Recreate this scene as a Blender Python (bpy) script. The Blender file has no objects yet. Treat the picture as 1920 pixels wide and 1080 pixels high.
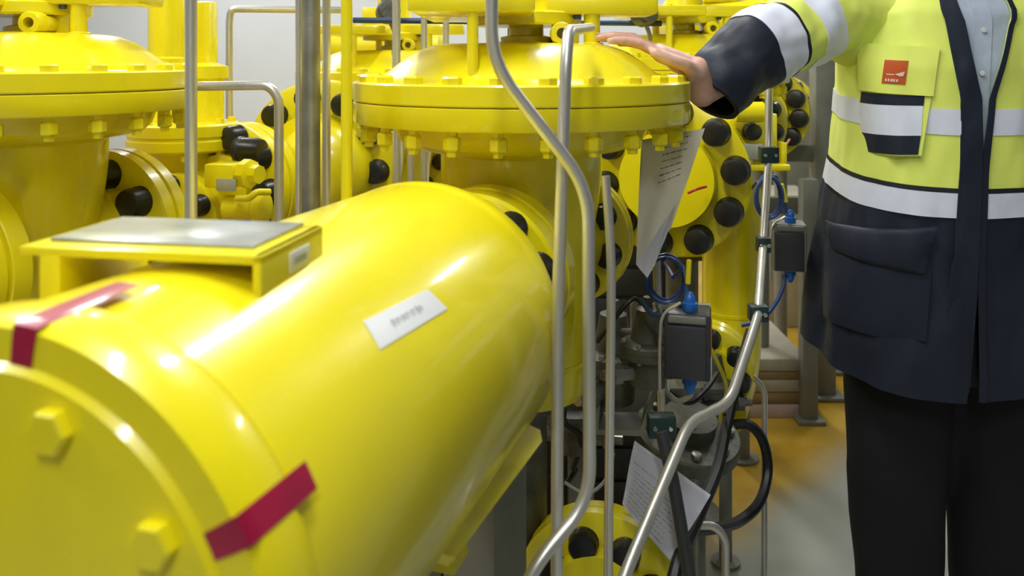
import bpy, bmesh, math, random
from mathutils import Vector, Matrix, noise
random.seed(7)
PI = math.pi
scene = bpy.context.scene
COL = scene.collection
V = Vector

# ------------------------------------------------------------------ camera
EYE = 1.42
FPX = 1600.0
cam_d = bpy.data.cameras.new('camera'); cam = bpy.data.objects.new('camera', cam_d); COL.objects.link(cam)
cam.location = (0, 0, EYE); cam.rotation_euler = (PI/2, 0, 0)
cam_d.sensor_width = 36; cam_d.lens = 36*FPX/1920; cam_d.shift_y = -430/1920
cam_d.clip_start = 0.02
cam_d.dof.use_dof = True; cam_d.dof.focus_distance = 1.75; cam_d.dof.aperture_fstop = 5.0
scene.camera = cam
# ------------------------------------------------------------------ world, exposure
w = bpy.data.worlds.new('world'); scene.world = w; w.use_nodes = True
w.node_tree.nodes['Background'].inputs[0].default_value = (.8, .86, .95, 1)
w.node_tree.nodes['Background'].inputs[1].default_value = .25
scene.view_settings.view_transform = 'Standard'
scene.view_settings.look = 'None'
scene.view_settings.gamma = 1
scene.view_settings.exposure = 0.12
scene.view_settings.use_curve_mapping = False
scene.render.engine = 'CYCLES'
scene.cycles.use_denoising = True
# ceiling lamps (the light of every luminaire; the luminaires themselves are built further down)
LAMPS = [(-.1, -1.25), (-2.3, .9), (-.2, .9), (-2.0, 3.1), (.3, 3.1), (-2.0, 5.2), (.3, 5.2), (2.6, 5.2)]
CEIL = 3.3
LAMP_W = 30
for lx, ly in LAMPS:
    ld = bpy.data.lights.new('ceiling_lamp', 'AREA'); ld.shape = 'RECTANGLE'; ld.size = .16; ld.size_y = 1.3
    ld.energy = LAMP_W; ld.color = (.97, .99, 1)
    lo = bpy.data.objects.new('ceiling_lamp_light', ld); COL.objects.link(lo); lo.location = (lx, ly, CEIL-.115)

def P(px, py, Y):
    """place seen at picture coordinate (px,py), standing at distance Y"""
    return V(((px-960)/FPX*Y, Y, EYE-(py-110)/FPX*Y))

# ------------------------------------------------------------------ materials
def new_mat(name):
    m = bpy.data.materials.new(name); m.use_nodes = True
    return m, m.node_tree, m.node_tree.nodes['Principled BSDF']
def mat(name, col, rough=.5, metal=0., var=.0, scale=8., bump=0., bscale=60., coat=0., spec=None, stretch=None, sheen=0.):
    m, nt, b = new_mat(name)
    b.inputs['Base Color'].default_value = (*col, 1)
    b.inputs['Roughness'].default_value = rough
    b.inputs['Metallic'].default_value = metal
    b.inputs['Coat Weight'].default_value = coat
    b.inputs['Coat Roughness'].default_value = .09
    if sheen: b.inputs['Sheen Weight'].default_value = sheen
    if spec is not None: b.inputs['Specular IOR Level'].default_value = spec
    tc = nt.nodes.new('ShaderNodeTexCoord')
    src = tc.outputs['Object']
    if stretch:
        mp = nt.nodes.new('ShaderNodeMapping'); mp.inputs['Scale'].default_value = stretch
        nt.links.new(src, mp.inputs[0]); src = mp.outputs[0]
    if var:
        n = nt.nodes.new('ShaderNodeTexNoise'); n.inputs['Scale'].default_value = scale; n.inputs['Detail'].default_value = 4
        nt.links.new(src, n.inputs['Vector'])
        r = nt.nodes.new('ShaderNodeValToRGB')
        r.color_ramp.elements[0].position = .3; r.color_ramp.elements[1].position = .7
        r.color_ramp.elements[0].color = (*[c*(1-var) for c in col], 1)
        r.color_ramp.elements[1].color = (*[min(1, c*(1+var)) for c in col], 1)
        nt.links.new(n.outputs['Fac'], r.inputs[0]); nt.links.new(r.outputs[0], b.inputs['Base Color'])
    if bump:
        n2 = nt.nodes.new('ShaderNodeTexNoise'); n2.inputs['Scale'].default_value = bscale; n2.inputs['Detail'].default_value = 5
        nt.links.new(src, n2.inputs['Vector'])
        bp = nt.nodes.new('ShaderNodeBump'); bp.inputs['Strength'].default_value = bump; bp.inputs['Distance'].default_value = .01
        nt.links.new(n2.outputs['Fac'], bp.inputs['Height']); nt.links.new(bp.outputs[0], b.inputs['Normal'])
    return m
YEL = mat('yellow_enamel', (.87, .74, .006), .30, var=.04, scale=5, bump=.04, bscale=25, coat=.5)
YELD = mat('yellow_enamel_worn', (.78, .66, .012), .42, var=.10, scale=9, bump=.06, bscale=30)
CAPM = mat('black_plastic', (.012, .012, .013), .32, bump=.05, bscale=60)
SEAL = mat('dark_gasket', (.06, .035, .01), .7)
STEEL = mat('stainless_steel', (.66, .64, .60), .36, .75, var=.12, scale=14, stretch=(1, 1, .3), bump=.05, bscale=30)
STEELD = mat('dull_steel', (.30, .295, .27), .45, .8, var=.25, scale=18, bump=.12, bscale=50)
GREYM = mat('grey_painted_metal', (.21, .21, .18), .5, var=.15, scale=9, bump=.05)
GREYL = mat('light_grey_metal', (.42, .43, .42), .42, .3, var=.12, scale=12)
CASTM = mat('cast_grey_metal', (.12, .12, .10), .5, .45, var=.35, scale=22, bump=.2, bscale=70)
DARKM = mat('dark_grey_metal', (.032, .034, .036), .45, var=.3, scale=10, bump=.05)
BLACKM = mat('black_rubber', (.014, .014, .016), .42, var=.2, scale=20)
HOUSM = mat('charcoal_housing', (.035, .036, .042), .4, bump=.06, bscale=90)
BLUEP = mat('blue_plastic', (.02, .16, .60), .35)
BLUEC = mat('blue_cable', (.035, .075, .24), .4, var=.2, scale=20)
NAVYP = mat('blue_grey_pipe', (.03, .06, .14), .4, var=.15)
GREENM = mat('green_black_clamp', (.012, .035, .032), .45, var=.2)
ZINC = mat('zinc_screw', (.7, .72, .72), .25, 1.)
PAPER = mat('paper', (.82, .80, .73), .75, var=.05, scale=12, bump=.05, bscale=20)
PAPERW = mat('white_paper', (.70, .70, .78), .75, var=.03, scale=10)
INK = mat('ink', (.16, .16, .17), .8)
STICK = mat('white_sticker', (.82, .83, .83), .38)
STINK = mat('faded_sticker_print', (.50, .50, .50), .5)
TAPEM = mat('red_tape', (.36, .004, .045), .30, var=.12, scale=25, coat=.4)
REDM = mat('red_plastic', (.5, .03, .02), .4)
ORANGEM = mat('orange_cord', (.7, .16, .02), .5)
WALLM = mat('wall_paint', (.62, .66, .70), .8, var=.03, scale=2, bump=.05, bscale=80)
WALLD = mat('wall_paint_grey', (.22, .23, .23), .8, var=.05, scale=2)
CEILM = mat('ceiling_paint', (.50, .51, .50), .85, var=.03, scale=3)
PLATEM = mat('nameplate_aluminium', (.50, .52, .49), .28, .55, var=.22, scale=16, stretch=(1, 2.5, 1))
BEIGE = mat('beige_board', (.36, .33, .25), .6, var=.12, scale=9)
PINKB = mat('pinkish_board', (.52, .40, .38), .6, var=.1, scale=6)
TIMBER = mat('brown_board', (.25, .17, .08), .6, var=.25, scale=8, stretch=(.3, 3, 3))
HIVIS = mat('hi_vis_yellow', (.86, .98, .17), .62, var=.06, scale=7, bump=.10, bscale=14, sheen=.15)
NAVYF = mat('navy_coated_fabric', (.013, .018, .034), .55, var=.25, scale=6, bump=.35, bscale=14, spec=.3, sheen=.06)
TROUM = mat('black_trouser_cloth', (.0035, .0038, .006), .85, var=.2, scale=9, bump=.2, bscale=9)
REFL = mat('reflective_tape', (.80, .83, .98), .42, var=.04, scale=30, bump=.06, bscale=16)
PIPING = mat('black_piping', (.01, .012, .016), .6)
SHIRT = mat('pale_blue_shirt', (.50, .57, .70), .8, var=.05, scale=60, bump=.1, bscale=30)
SKIN = None
def skin_mat():
    m, nt, b = new_mat('skin')
    b.inputs['Roughness'].default_value = .5
    b.inputs['Subsurface Weight'].default_value = .12
    b.inputs['Subsurface Radius'].default_value = (.01, .004, .002)
    tc = nt.nodes.new('ShaderNodeTexCoord'); n = nt.nodes.new('ShaderNodeTexNoise'); n.inputs['Scale'].default_value = 22; n.inputs['Detail'].default_value = 5
    r = nt.nodes.new('ShaderNodeValToRGB'); r.color_ramp.elements[0].color = (.70, .38, .29, 1); r.color_ramp.elements[1].color = (.82, .55, .44, 1)
    r.color_ramp.elements[0].position = .35; r.color_ramp.elements[1].position = .65
    nt.links.new(tc.outputs['Object'], n.inputs['Vector']); nt.links.new(n.outputs['Fac'], r.inputs[0]); nt.links.new(r.outputs[0], b.inputs['Base Color'])
    n2 = nt.nodes.new('ShaderNodeTexNoise'); n2.inputs['Scale'].default_value = 140
    bp = nt.nodes.new('ShaderNodeBump'); bp.inputs['Strength'].default_value = .12; bp.inputs['Distance'].default_value = .004
    nt.links.new(tc.outputs['Object'], n2.inputs['Vector']); nt.links.new(n2.outputs['Fac'], bp.inputs['Height']); nt.links.new(bp.outputs[0], b.inputs['Normal'])
    return m
SKIN = skin_mat()
HAIR = mat('brown_hair', (.06, .035, .02), .6, var=.3, scale=60, bump=.4, bscale=90)
LOGO = mat('orange_patch', (.62, .10, .012), .5)
LOGOW = mat('patch_print', (.85, .70, .62), .5)
def floor_mat():
    m, nt, b = new_mat('floor_coating')
    N = nt.nodes.new; L = nt.links.new
    tc = N('ShaderNodeTexCoord'); sp = N('ShaderNodeSeparateXYZ'); L(tc.outputs['Object'], sp.inputs[0])
    n = N('ShaderNodeTexNoise'); n.inputs['Scale'].default_value = 3.2; n.inputs['Detail'].default_value = 5; L(tc.outputs['Object'], n.inputs['Vector'])
    # ochre coated strip along the skid: edge runs obliquely, worn
    mx = N('ShaderNodeMath'); mx.operation = 'MULTIPLY'; mx.inputs[1].default_value = .95; L(sp.outputs['X'], mx.inputs[0])
    my = N('ShaderNodeMath'); my.operation = 'SUBTRACT'; L(sp.outputs['Y'], my.inputs[0]); L(mx.outputs[0], my.inputs[1])
    ad = N('ShaderNodeMath'); ad.operation = 'MULTIPLY_ADD'; ad.inputs[1].default_value = .35; L(n.outputs['Fac'], ad.inputs[0]); L(my.outputs[0], ad.inputs[2])
    rp = N('ShaderNodeMapRange'); rp.inputs['From Min'].default_value = FLOOR_EDGE-.12; rp.inputs['From Max'].default_value = FLOOR_EDGE+.12
    L(ad.outputs[0], rp.inputs['Value'])
    c1 = N('ShaderNodeValToRGB'); c1.color_ramp.elements[0].color = (.32, .335, .28, 1); c1.color_ramp.elements[1].color = (.39, .405, .34, 1); L(n.outputs['Fac'], c1.inputs[0])
    c2 = N('ShaderNodeValToRGB'); c2.color_ramp.elements[0].color = (.44, .25, .015, 1); c2.color_ramp.elements[1].color = (.56, .36, .04, 1); L(n.outputs['Fac'], c2.inputs[0])
    c2.color_ramp.elements[0].position = .4; c2.color_ramp.elements[1].position = .6
    mi = N('ShaderNodeMix'); mi.data_type = 'RGBA'; L(rp.outputs[0], mi.inputs[0]); L(c1.outputs[0], mi.inputs[6]); L(c2.outputs[0], mi.inputs[7])
    L(mi.outputs[2], b.inputs['Base Color']); b.inputs['Roughness'].default_value = .32
    return m
FLOOR_EDGE = 2.10
FLOORM = floor_mat()
def emit_mat():
    m, nt, b = new_mat('lit_diffuser')
    b.inputs['Emission Color'].default_value = (.98, 1, 1, 1); b.inputs['Emission Strength'].default_value = 8
    return m
EMITM = emit_mat()

# ------------------------------------------------------------------ scene helpers
WLOC = {}
def sharp(bm, ang=35):
    bm.normal_update()
    lim = math.radians(ang)
    for e in bm.edges:
        if len(e.link_faces) == 2:
            e.smooth = e.calc_face_angle(0) < lim
    for f in bm.faces: f.smooth = True
def link(name, bm, m, loc, parent=None, ang=35, smooth=True):
    if smooth: sharp(bm, ang)
    bmesh.ops.translate(bm, verts=bm.verts, vec=-V(loc))
    me = bpy.data.meshes.new(name); bm.to_mesh(me); bm.free()
    for mm in (m if isinstance(m, (list, tuple)) else [m]): me.materials.append(mm)
    o = bpy.data.objects.new(name, me); COL.objects.link(o)
    if parent is not None:
        o.parent = parent
    else:
        o.location = loc
    WLOC[o.name] = V(loc)
    return o
def tag(o, label, cat, group=None):
    o['label'] = label; o['category'] = cat
    if group: o['group'] = group
    return o
def thing(name, loc, label, cat, group=None):
    o = bpy.data.objects.new(name, None); COL.objects.link(o); o.location = loc; o.empty_display_size = .05
    WLOC[o.name] = V(loc)
    return tag(o, label, cat, group)
def part(name, bm, m, parent, label=None, ang=35):
    o = link(name, bm, m, WLOC[parent.name], parent, ang)
    if label: o['label'] = label
    return o
def solo(name, bm, m, label, cat, group=None, ang=35):
    bm.verts.ensure_lookup_table()
    xs = [v.co for v in bm.verts]
    z = min(c.z for c in xs); x = sum(c.x for c in xs)/len(xs); y = sum(c.y for c in xs)/len(xs)
    return tag(link(name, bm, m, V((x, y, z)), None, ang), label, cat, group)
def struct(name, bm, m):
    o = link(name, bm, m, V((0, 0, 0)), None); o['kind'] = 'structure'; return o
def lamp_tree(o, delta, label):
    """copy of a thing with its parts and sub-parts"""
    r = o.copy(); COL.objects.link(r); r.location = o.location+delta; r['label'] = label
    for ch in list(o.children):
        c = ch.copy(); COL.objects.link(c); c.parent = r
        for g in list(ch.children):
            d = g.copy(); COL.objects.link(d); d.parent = c
    return r

# ------------------------------------------------------------------ shape helpers
def frame(d):
    d = V(d).normalized(); up = V((0, 0, 1)) if abs(d.z) < .95 else V((0, 1, 0))
    a = up.cross(d).normalized(); b = d.cross(a).normalized()   # a: lateral, b: up-ish
    return a, b, d
def lathe(bm, prof, o=(0, 0, 0), d=(0, 0, 1), n=48, cap=True):
    a, b, dd = frame(d); o = V(o); rings = []
    for r, h in prof:
        if r < 1e-6: rings.append([bm.verts.new(o+dd*h)])
        else: rings.append([bm.verts.new(o+dd*h+a*(r*math.cos(2*PI*k/n))+b*(r*math.sin(2*PI*k/n))) for k in range(n)])
    for i in range(len(rings)-1):
        A, B = rings[i], rings[i+1]
        for k in range(n):
            k2 = (k+1) % n
            if len(A) == 1 and len(B) == 1: continue
            if len(A) == 1: bm.faces.new((A[0], B[k2], B[k]))
            elif len(B) == 1: bm.faces.new((A[k], A[k2], B[0]))
            else: bm.faces.new((A[k], A[k2], B[k2], B[k]))
    if cap:
        if len(rings[0]) > 1: bm.faces.new(list(reversed(rings[0])))
        if len(rings[-1]) > 1: bm.faces.new(rings[-1])
    bmesh.ops.recalc_face_normals(bm, faces=bm.faces)
    return bm
def fillet(pts, bend):
    pts = [V(p) for p in pts]; out = [pts[0]]
    for i in range(1, len(pts)-1):
        p0, p, p1 = pts[i-1], pts[i], pts[i+1]
        d0 = (p0-p); d1 = (p1-p); l = min(bend, d0.length*.49, d1.length*.49)
        a = p+d0.normalized()*l; b = p+d1.normalized()*l
        for k in range(9):
            t = k/8; out.append(a*(1-t)**2+p*2*t*(1-t)+b*t*t)
    out.append(pts[-1]); return out
def sweep(bm, pts, r, n=14, closed=False):
    rr = r if isinstance(r, (list, tuple)) else [r]*len(pts)
    t0 = (pts[1]-pts[0]).normalized(); a, b, _ = frame(t0); rings = []
    for i, p in enumerate(pts):
        t = (pts[min(i+1, len(pts)-1)]-pts[max(i-1, 0)]).normalized()
        a = (a-t*a.dot(t)).normalized(); b = t.cross(a)
        rings.append([bm.verts.new(p+(a*math.cos(2*PI*k/n)+b*math.sin(2*PI*k/n))*rr[i]) for k in range(n)])
    for i in range(len(rings)-1):
        for k in range(n):
            bm.faces.new((rings[i][k], rings[i][(k+1) % n], rings[i+1][(k+1) % n], rings[i+1][k]))
    bm.faces.new(list(reversed(rings[0]))); bm.faces.new(rings[-1])
    bmesh.ops.recalc_face_normals(bm, faces=bm.faces)
    return bm
def tube(name, pts, r, m, label, cat, group=None, bend=.06, n=14):
    bm = bmesh.new(); sweep(bm, fillet(pts, bend), r, n)
    return solo(name, bm, m, label, cat, group)
def smoothpath(pts, n=8):
    pts = [V(p) for p in pts]; out = []
    q = [pts[0]]+pts+[pts[-1]]
    for i in range(1, len(q)-2):
        for k in range(n):
            t = k/n
            out.append(.5*((2*q[i])+(-q[i-1]+q[i+1])*t+(2*q[i-1]-5*q[i]+4*q[i+1]-q[i+2])*t*t+(-q[i-1]+3*q[i]-3*q[i+1]+q[i+2])*t**3))
    out.append(q[-2]); return out
def box(bm, c, s, rot=None, bev=.0):
    """c centre, s full sizes, rot = Matrix 3x3 of axes"""
    g = bmesh.ops.create_cube(bm, size=1)
    vs = g['verts']
    for v in vs: v.co = V((v.co.x*s[0], v.co.y*s[1], v.co.z*s[2]))
    if bev:
        es = list({e for v in vs for e in v.link_edges})
        r = bmesh.ops.bevel(bm, geom=es, offset=bev, segments=2, affect='EDGES', profile=.5)
        vs = list({v for f in r['faces'] for v in f.verts} | {v for v in vs if v.is_valid})
    for v in vs:
        co = v.co
        if rot is not None: co = rot @ co
        v.co = co+V(c)
    return bm
def axes(e1, e2=None):
    e1 = V(e1).normalized(); e3 = V((0, 0, 1)); e2 = e3.cross(e1).normalized()
    return Matrix((e1, e2, e3)).transposed()
def hexprism(bm, o, d, r, h, n=6, ch=.12):
    return lathe(bm, [(r*.9, 0), (r, h*ch), (r, h*(1-ch)), (r*.88, h)], o, d, n)
def capshape(bm, o, d, r, h):
    lathe(bm, [(r*.92, 0), (r*1.04, h*.04), (r*1.04, h*.12), (r, h*.16), (r*.97, h*.78), (r*.88, h*.93), (r*.62, h), (0, h*1.0)], o, d, 20)
    return bm
def flange(root, name, o, d, r, th, nb, rb, rc, hc, phase=0, label=None, hub=.6, bore=True, sides=(-1,), capname='bolt_cap', m=None, gap=True, n=64):
    """pair of bolted discs with a gasket groove; plastic caps over the nuts are sub-parts"""
    m = m or YEL; bm = bmesh.new(); o = V(o); dd = V(d).normalized()
    g = th*.5
    pr = [(r*hub*.98, -th*.62), (r*hub, -th*.05), (r*.965, 0), (r, th*.06), (r, g-th*.07), (r*.985, g-th*.05)]
    if gap: pr += [(r*.93, g-th*.045), (r*.93, g+th*.045), (r*.985, g+th*.05)]
    pr += [(r, g+th*.07), (r, th*.94), (r*.965, th), (r*hub, th*1.05), (r*hub*.98, th*1.6)]
    lathe(bm, pr, o, dd, n)
    f = part(name, bm, m, root, label)
    a, b, _ = frame(dd)
    for k in range(nb):
        t = phase+2*PI*k/nb
        c = o+(a*math.cos(t)+b*math.sin(t))*rb
        bm = bmesh.new()
        if -1 in sides: capshape(bm, c, -dd, rc, hc)
        if 1 in sides: capshape(bm, c+dd*th, dd, rc, hc)
        part(capname, bm, CAPM, f, 'black plastic cap over the nut' if k == 0 else None)
    return f

# ================================================================== THE ROOM
XL, XR, YB, YF = -3.4, 3.8, -1.8, 6.4
bm = bmesh.new(); box(bm, ((XL+XR)/2, (YB+YF)/2, -.05), (XR-XL+.4, YF-YB+.4, .1)); struct('floor', bm, FLOORM)
bm = bmesh.new(); box(bm, ((XL+XR)/2, (YB+YF)/2, CEIL+.05), (XR-XL+.4, YF-YB+.4, .1)); struct('ceiling', bm, CEILM)
bm = bmesh.new(); box(bm, ((XL+XR)/2, YF+.05, CEIL/2), (XR-XL+.2, .1, CEIL)); struct('wall_back', bm, WALLM)
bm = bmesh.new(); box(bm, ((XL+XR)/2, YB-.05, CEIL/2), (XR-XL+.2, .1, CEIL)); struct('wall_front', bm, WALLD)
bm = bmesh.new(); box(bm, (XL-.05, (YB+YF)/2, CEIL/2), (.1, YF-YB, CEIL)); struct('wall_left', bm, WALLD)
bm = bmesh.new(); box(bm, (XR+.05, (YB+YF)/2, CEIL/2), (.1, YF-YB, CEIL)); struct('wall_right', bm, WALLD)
for i, (lx, ly) in enumerate(LAMPS):
    t = thing('ceiling_light', (lx, ly, CEIL-.1), 'long fluorescent luminaire under the ceiling', 'ceiling light', 'fluorescent luminaires')
    bm = bmesh.new(); box(bm, (lx, ly, CEIL-.05), (.22, 1.42, .1), bev=.01); part('housing', bm, GREYL, t)
    bm = bmesh.new(); box(bm, (lx, ly, CEIL-.105), (.16, 1.34, .012), bev=.004); part('diffuser', bm, EMITM, t)

# ================================================================== FILTER VESSEL IN FRONT
AXZ = EYE-.366
U = V((.304, 1, 0)).normalized(); LAT = V((U.y, -U.x, 0)); UP = V((0, 0, 1))
C0 = V((-.122, 1.19, AXZ)); RV = .195
def ax(s): return C0+U*s
def onv(s, th, r): return C0+U*s+(LAT*math.cos(th)+UP*math.sin(th))*r
def hit(px, py, r=RV):
    """where the line of sight meets the vessel's skin: (s, angle)"""
    d = V(((px-960)/FPX, 1, -(py-110)/FPX)); o = V((0, 0, EYE))-C0
    dp = d-U*d.dot(U); op = o-U*o.dot(U)
    A = dp.dot(dp); B = 2*dp.dot(op); Cc = op.dot(op)-r*r
    D = B*B-4*A*Cc
    t = (-B-math.sqrt(max(D, 0)))/(2*A); p = o+d*t
    return p.dot(U), math.atan2(p.dot(UP), p.dot(LAT))
sA, sB = -.632, -.683
ves = thing('filter_vessel', ax(-.3)-UP*(RV+.06), 'big yellow cylindrical filter vessel with red tape and white stickers, closest to the camera', 'pressure vessel')
bm = bmesh.new()
lathe(bm, [(.185, sA+.004), (RV*1.0, sA+.006), (RV*1.0, -.045), (RV*1.0, -.030), (RV*1.004, -.026), (RV*1.004, -.006), (RV*.99, .006), (RV*.93, .04), (RV*.82, .08), (RV*.66, .115), (.115, .135), (.108, .175)], C0, U, 128)
part('shell', bm, YEL, ves)
bm = bmesh.new()   # closure: flange ring and door face
lathe(bm, [(.16, sA+.002), (.199, sA), (.2015, sA-.006), (.2015, sB+.010), (.197, sB), (.176, sB-.001), (.172, sB-.006), (.10, sB-.010), (0, sB-.011)], C0, U, 128)
door = part('closure_cover', bm, YEL, ves)
for k in range(10):
    t = math.radians(71-36*k)
    bm = bmesh.new(); hexprism(bm, onv(sB-.003, t, .150), -U, .0145, .013); part('hex_bolt', bm, YEL, door)
bm = bmesh.new()
lathe(bm, [(.196, -.0005), (.1965, 0), (.1965, .004), (.196, .0045)], ax(-.045), U, 128)
# red tape across the closure
def strip_on(s0, s1, th0, th1, wid, r, bm, n=10, lift=.0006, m=6):
    """ribbon on the shell from (s0,th0) to (s1,th1)"""
    rows = []
    L = V((s1-s0, (th1-th0)*r)); Ln = L.normalized(); Nn = V((-Ln.y, Ln.x))
    for i in range(n+1):
        row = []
        for j in range(m+1):
            t = i/n; q = V((s0, th0*r))+L*t+Nn*(wid*(j/m-.5))
            rad = (r if q.x > sA+.004 else .2015)+lift
            row.append(bm.verts.new(onv(q.x, q.y/r, rad)))
        rows.append(row)
    for i in range(n):
        for j in range(m): bm.faces.new((rows[i][j], rows[i][j+1], rows[i+1][j+1], rows[i+1][j]))
    return rows
def tape(thB, th1, s1, wid):
    bm = bmesh.new()
    rows = strip_on(sB+.006, s1, thB, th1, wid, .2015, bm)
    # folded over the rim onto the door
    prev = rows[0]
    for rad, s in ((.2005, sB-.0005), (.190, sB-.0015), (.176, sB-.0018)):
        cur = []
        for v in rows[0]:
            q = v.co-C0; th = math.atan2(q.dot(UP), q.dot(LAT)); cur.append(bm.verts.new(onv(s, th, rad)))
        for j in range(len(cur)-1): bm.faces.new((prev[j], cur[j], cur[j+1], prev[j+1]))
        prev = cur
    bmesh.ops.recalc_face_normals(bm, faces=bm.faces)
    bmesh.ops.solidify(bm, geom=bm.faces[:], thickness=.0004)
    part('red_tape', bm, TAPEM, ves, 'strip of red tape stuck across the closure joint')
s_, t_ = hit(470, 985, .2015); s2_, t2_ = hit(583, 890, .2015)
tape(t_, t2_, s2_, .019)
s_, t_ = hit(95, 592, .2015); s2_, t2_ = hit(240, 532, .2015)
tape(t_, t2_, min(s2_, sA+.05), .019)
def sticker(corners, name, lbl):
    bm = bmesh.new(); cs = [V(hit(*c)) for c in corners]
    n = 8; rows = []
    for i in range(n+1):
        row = []
        for j in range(n+1):
            u, v = i/n, j/n
            q = cs[0]*(1-u)*(1-v)+cs[1]*u*(1-v)+cs[2]*u*v+cs[3]*(1-u)*v
            row.append(bm.verts.new(onv(q.x, q.y, RV+.0008)))
        rows.append(row)
    for i in range(n):
        for j in range(n): bm.faces.new((rows[i][j], rows[i+1][j], rows[i+1][j+1], rows[i][j+1]))
    bmesh.ops.recalc_face_normals(bm, faces=bm.faces)
    bmesh.ops.solidify(bm, geom=bm.faces[:], thickness=.0005)
    o = part(name, bm, STICK, ves, lbl)
    bm = bmesh.new()                       # faded, unreadable print
    x = .27
    for wd, hh in ((.05, .26), (.07, .20), (.04, .2), (.08, .2), (.07, .22), (.03, .3), (.05, .2)):
        for (u0, u1, v0, v1) in ((x, x+.018, .52-hh/2, .52+hh/2), (x, x+wd*.8, .50-hh/2, .50-hh/2+.05), (x+wd*.6, x+wd*.6+.014, .52-hh/2, .52+hh*.2)):
            vs = []
            for u, v in ((u0, v0), (u1, v0), (u1, v1), (u0, v1)):
                q = cs[0]*(1-u)*(1-v)+cs[1]*u*(1-v)+cs[2]*u*v+cs[3]*(1-u)*v
                vs.append(bm.verts.new(onv(q.x, q.y, RV+.0012)))
            bm.faces.new(vs)
        x += wd+.012
    part('faded_print', bm, STINK, o)
sticker([(680, 603), (800, 543), (838, 580), (712, 656)], 'sticker', 'white sticker with faded grey print')
# nameplate bracket across the top
BX = V((.985, -.17, 0)).normalized(); BY = V((.17, .985, 0)).normalized()
Bm = Matrix((BX, BY, UP)).transposed()
b0 = P(490, 480, .67); b0.z = EYE-.155          # near right top corner
def bpt(x, y, z): return b0+BX*x+BY*y+UP*z
LW, LD = .215, .125
bm = bmesh.new()
box(bm, bpt(-LW/2, LD/2, -.004), (LW, LD, .008), Bm, .002)
box(bm, bpt(-.004, LD/2, -.036), (.008, LD, .072), Bm, .002)
box(bm, bpt(-LW+.028, LD/2, -.036), (.02, LD, .066), Bm, .003)
bra = part('nameplate_bracket', bm, YEL, ves)
bm = bmesh.new(); box(bm, bpt(-LW/2-.002, LD/2+.008, .0015), (LW-.03, LD-.025, .003), Bm, .001)
part('nameplate', bm, PLATEM, bra, 'bare grey metal nameplate')
def patch(o, e1, e2, bm, n=1):
    vs = [bm.verts.new(p) for p in (o, o+e1, o+e1+e2, o+e2)]; bm.faces.new(vs)
bm = bmesh.new(); box(bm, bpt(.0004, .072, -.018), (.0012, .040, .017), Bm@Matrix.Rotation(.0, 3, 'X'), .0004)
st = part('small_sticker', bm, STICK, bra, 'small white sticker')
bm = bmesh.new(); box(bm, bpt(.0011, .072, -.018), (.0004, .024, .006), Bm); part('faded_print', bm, STINK, st)
# lifting lug / saddle plate under the far end
bm = bmesh.new()
pl = [(-.40, -.02), (-.02, -.02), (-.01, .05), (-.04, .085), (-.40, .085)]
for sgn in (1,):
    c = []
    for side in (-.006, .006):
        ring = []
        for s, dz in ((-.34, .012), (-.03, .012), (-.012, -.016), (-.03, -.026), (-.32, -.012)):
            th = math.radians(-38)
            base = onv(s, th, RV)
            ring.append(bm.verts.new(base+(LAT*math.cos(th)+UP*math.sin(th))*(-dz)+(LAT*(-math.sin(th))+UP*math.cos(th))*side))
        c.append(ring)
    bm.faces.new(c[0]); bm.faces.new(list(reversed(c[1])))
    for i in range(5): bm.faces.new((c[0][i], c[1][i], c[1][(i+1) % 5], c[0][(i+1) % 5]))
bmesh.ops.recalc_face_normals(bm, faces=bm.faces)
part('saddle_plate', bm, YEL, ves)
for s in (-.42, -.12):
    bm = bmesh.new(); box(bm, ax(s)-UP*(RV+.02), (.20, .05, .08), axes(LAT), .004); part('foot', bm, YELD, ves)
# post below the inlet flange of the middle regulator
bm = bmesh.new(); A_ = axes((.80, -.60, 0)); box(bm, (-.043, 1.36, .43), (.105, .085, .86), A_, .004); box(bm, (-.043, 1.36, .008), (.2, .2, .016), A_, .003)
solo('support_post', bm, GREYM, 'grey square post seen right below the far rim of the filter vessel', 'support post')
# post that carries the vessel
pc = ax(-.12); sz = pc.z-RV-.06
bm = bmesh.new(); box(bm, (pc.x+.0, pc.y, sz/2), (.10, .12, sz), axes(LAT), .004); box(bm, (pc.x, pc.y, .008), (.2, .2, .016), axes(LAT), .003)
solo('support_post', bm, GREYM, 'grey steel post directly under the belly of the filter vessel, at the bottom edge', 'support post')
pc = ax(-.42); 
bm = bmesh.new(); box(bm, (pc.x, pc.y, sz/2), (.10, .10, sz), axes(LAT), .004); box(bm, (pc.x, pc.y, .008), (.2, .2, .016), axes(LAT), .003)
solo('support_post', bm, GREYM, 'grey square steel post under the near end of the big filter vessel', 'support post')

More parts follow.
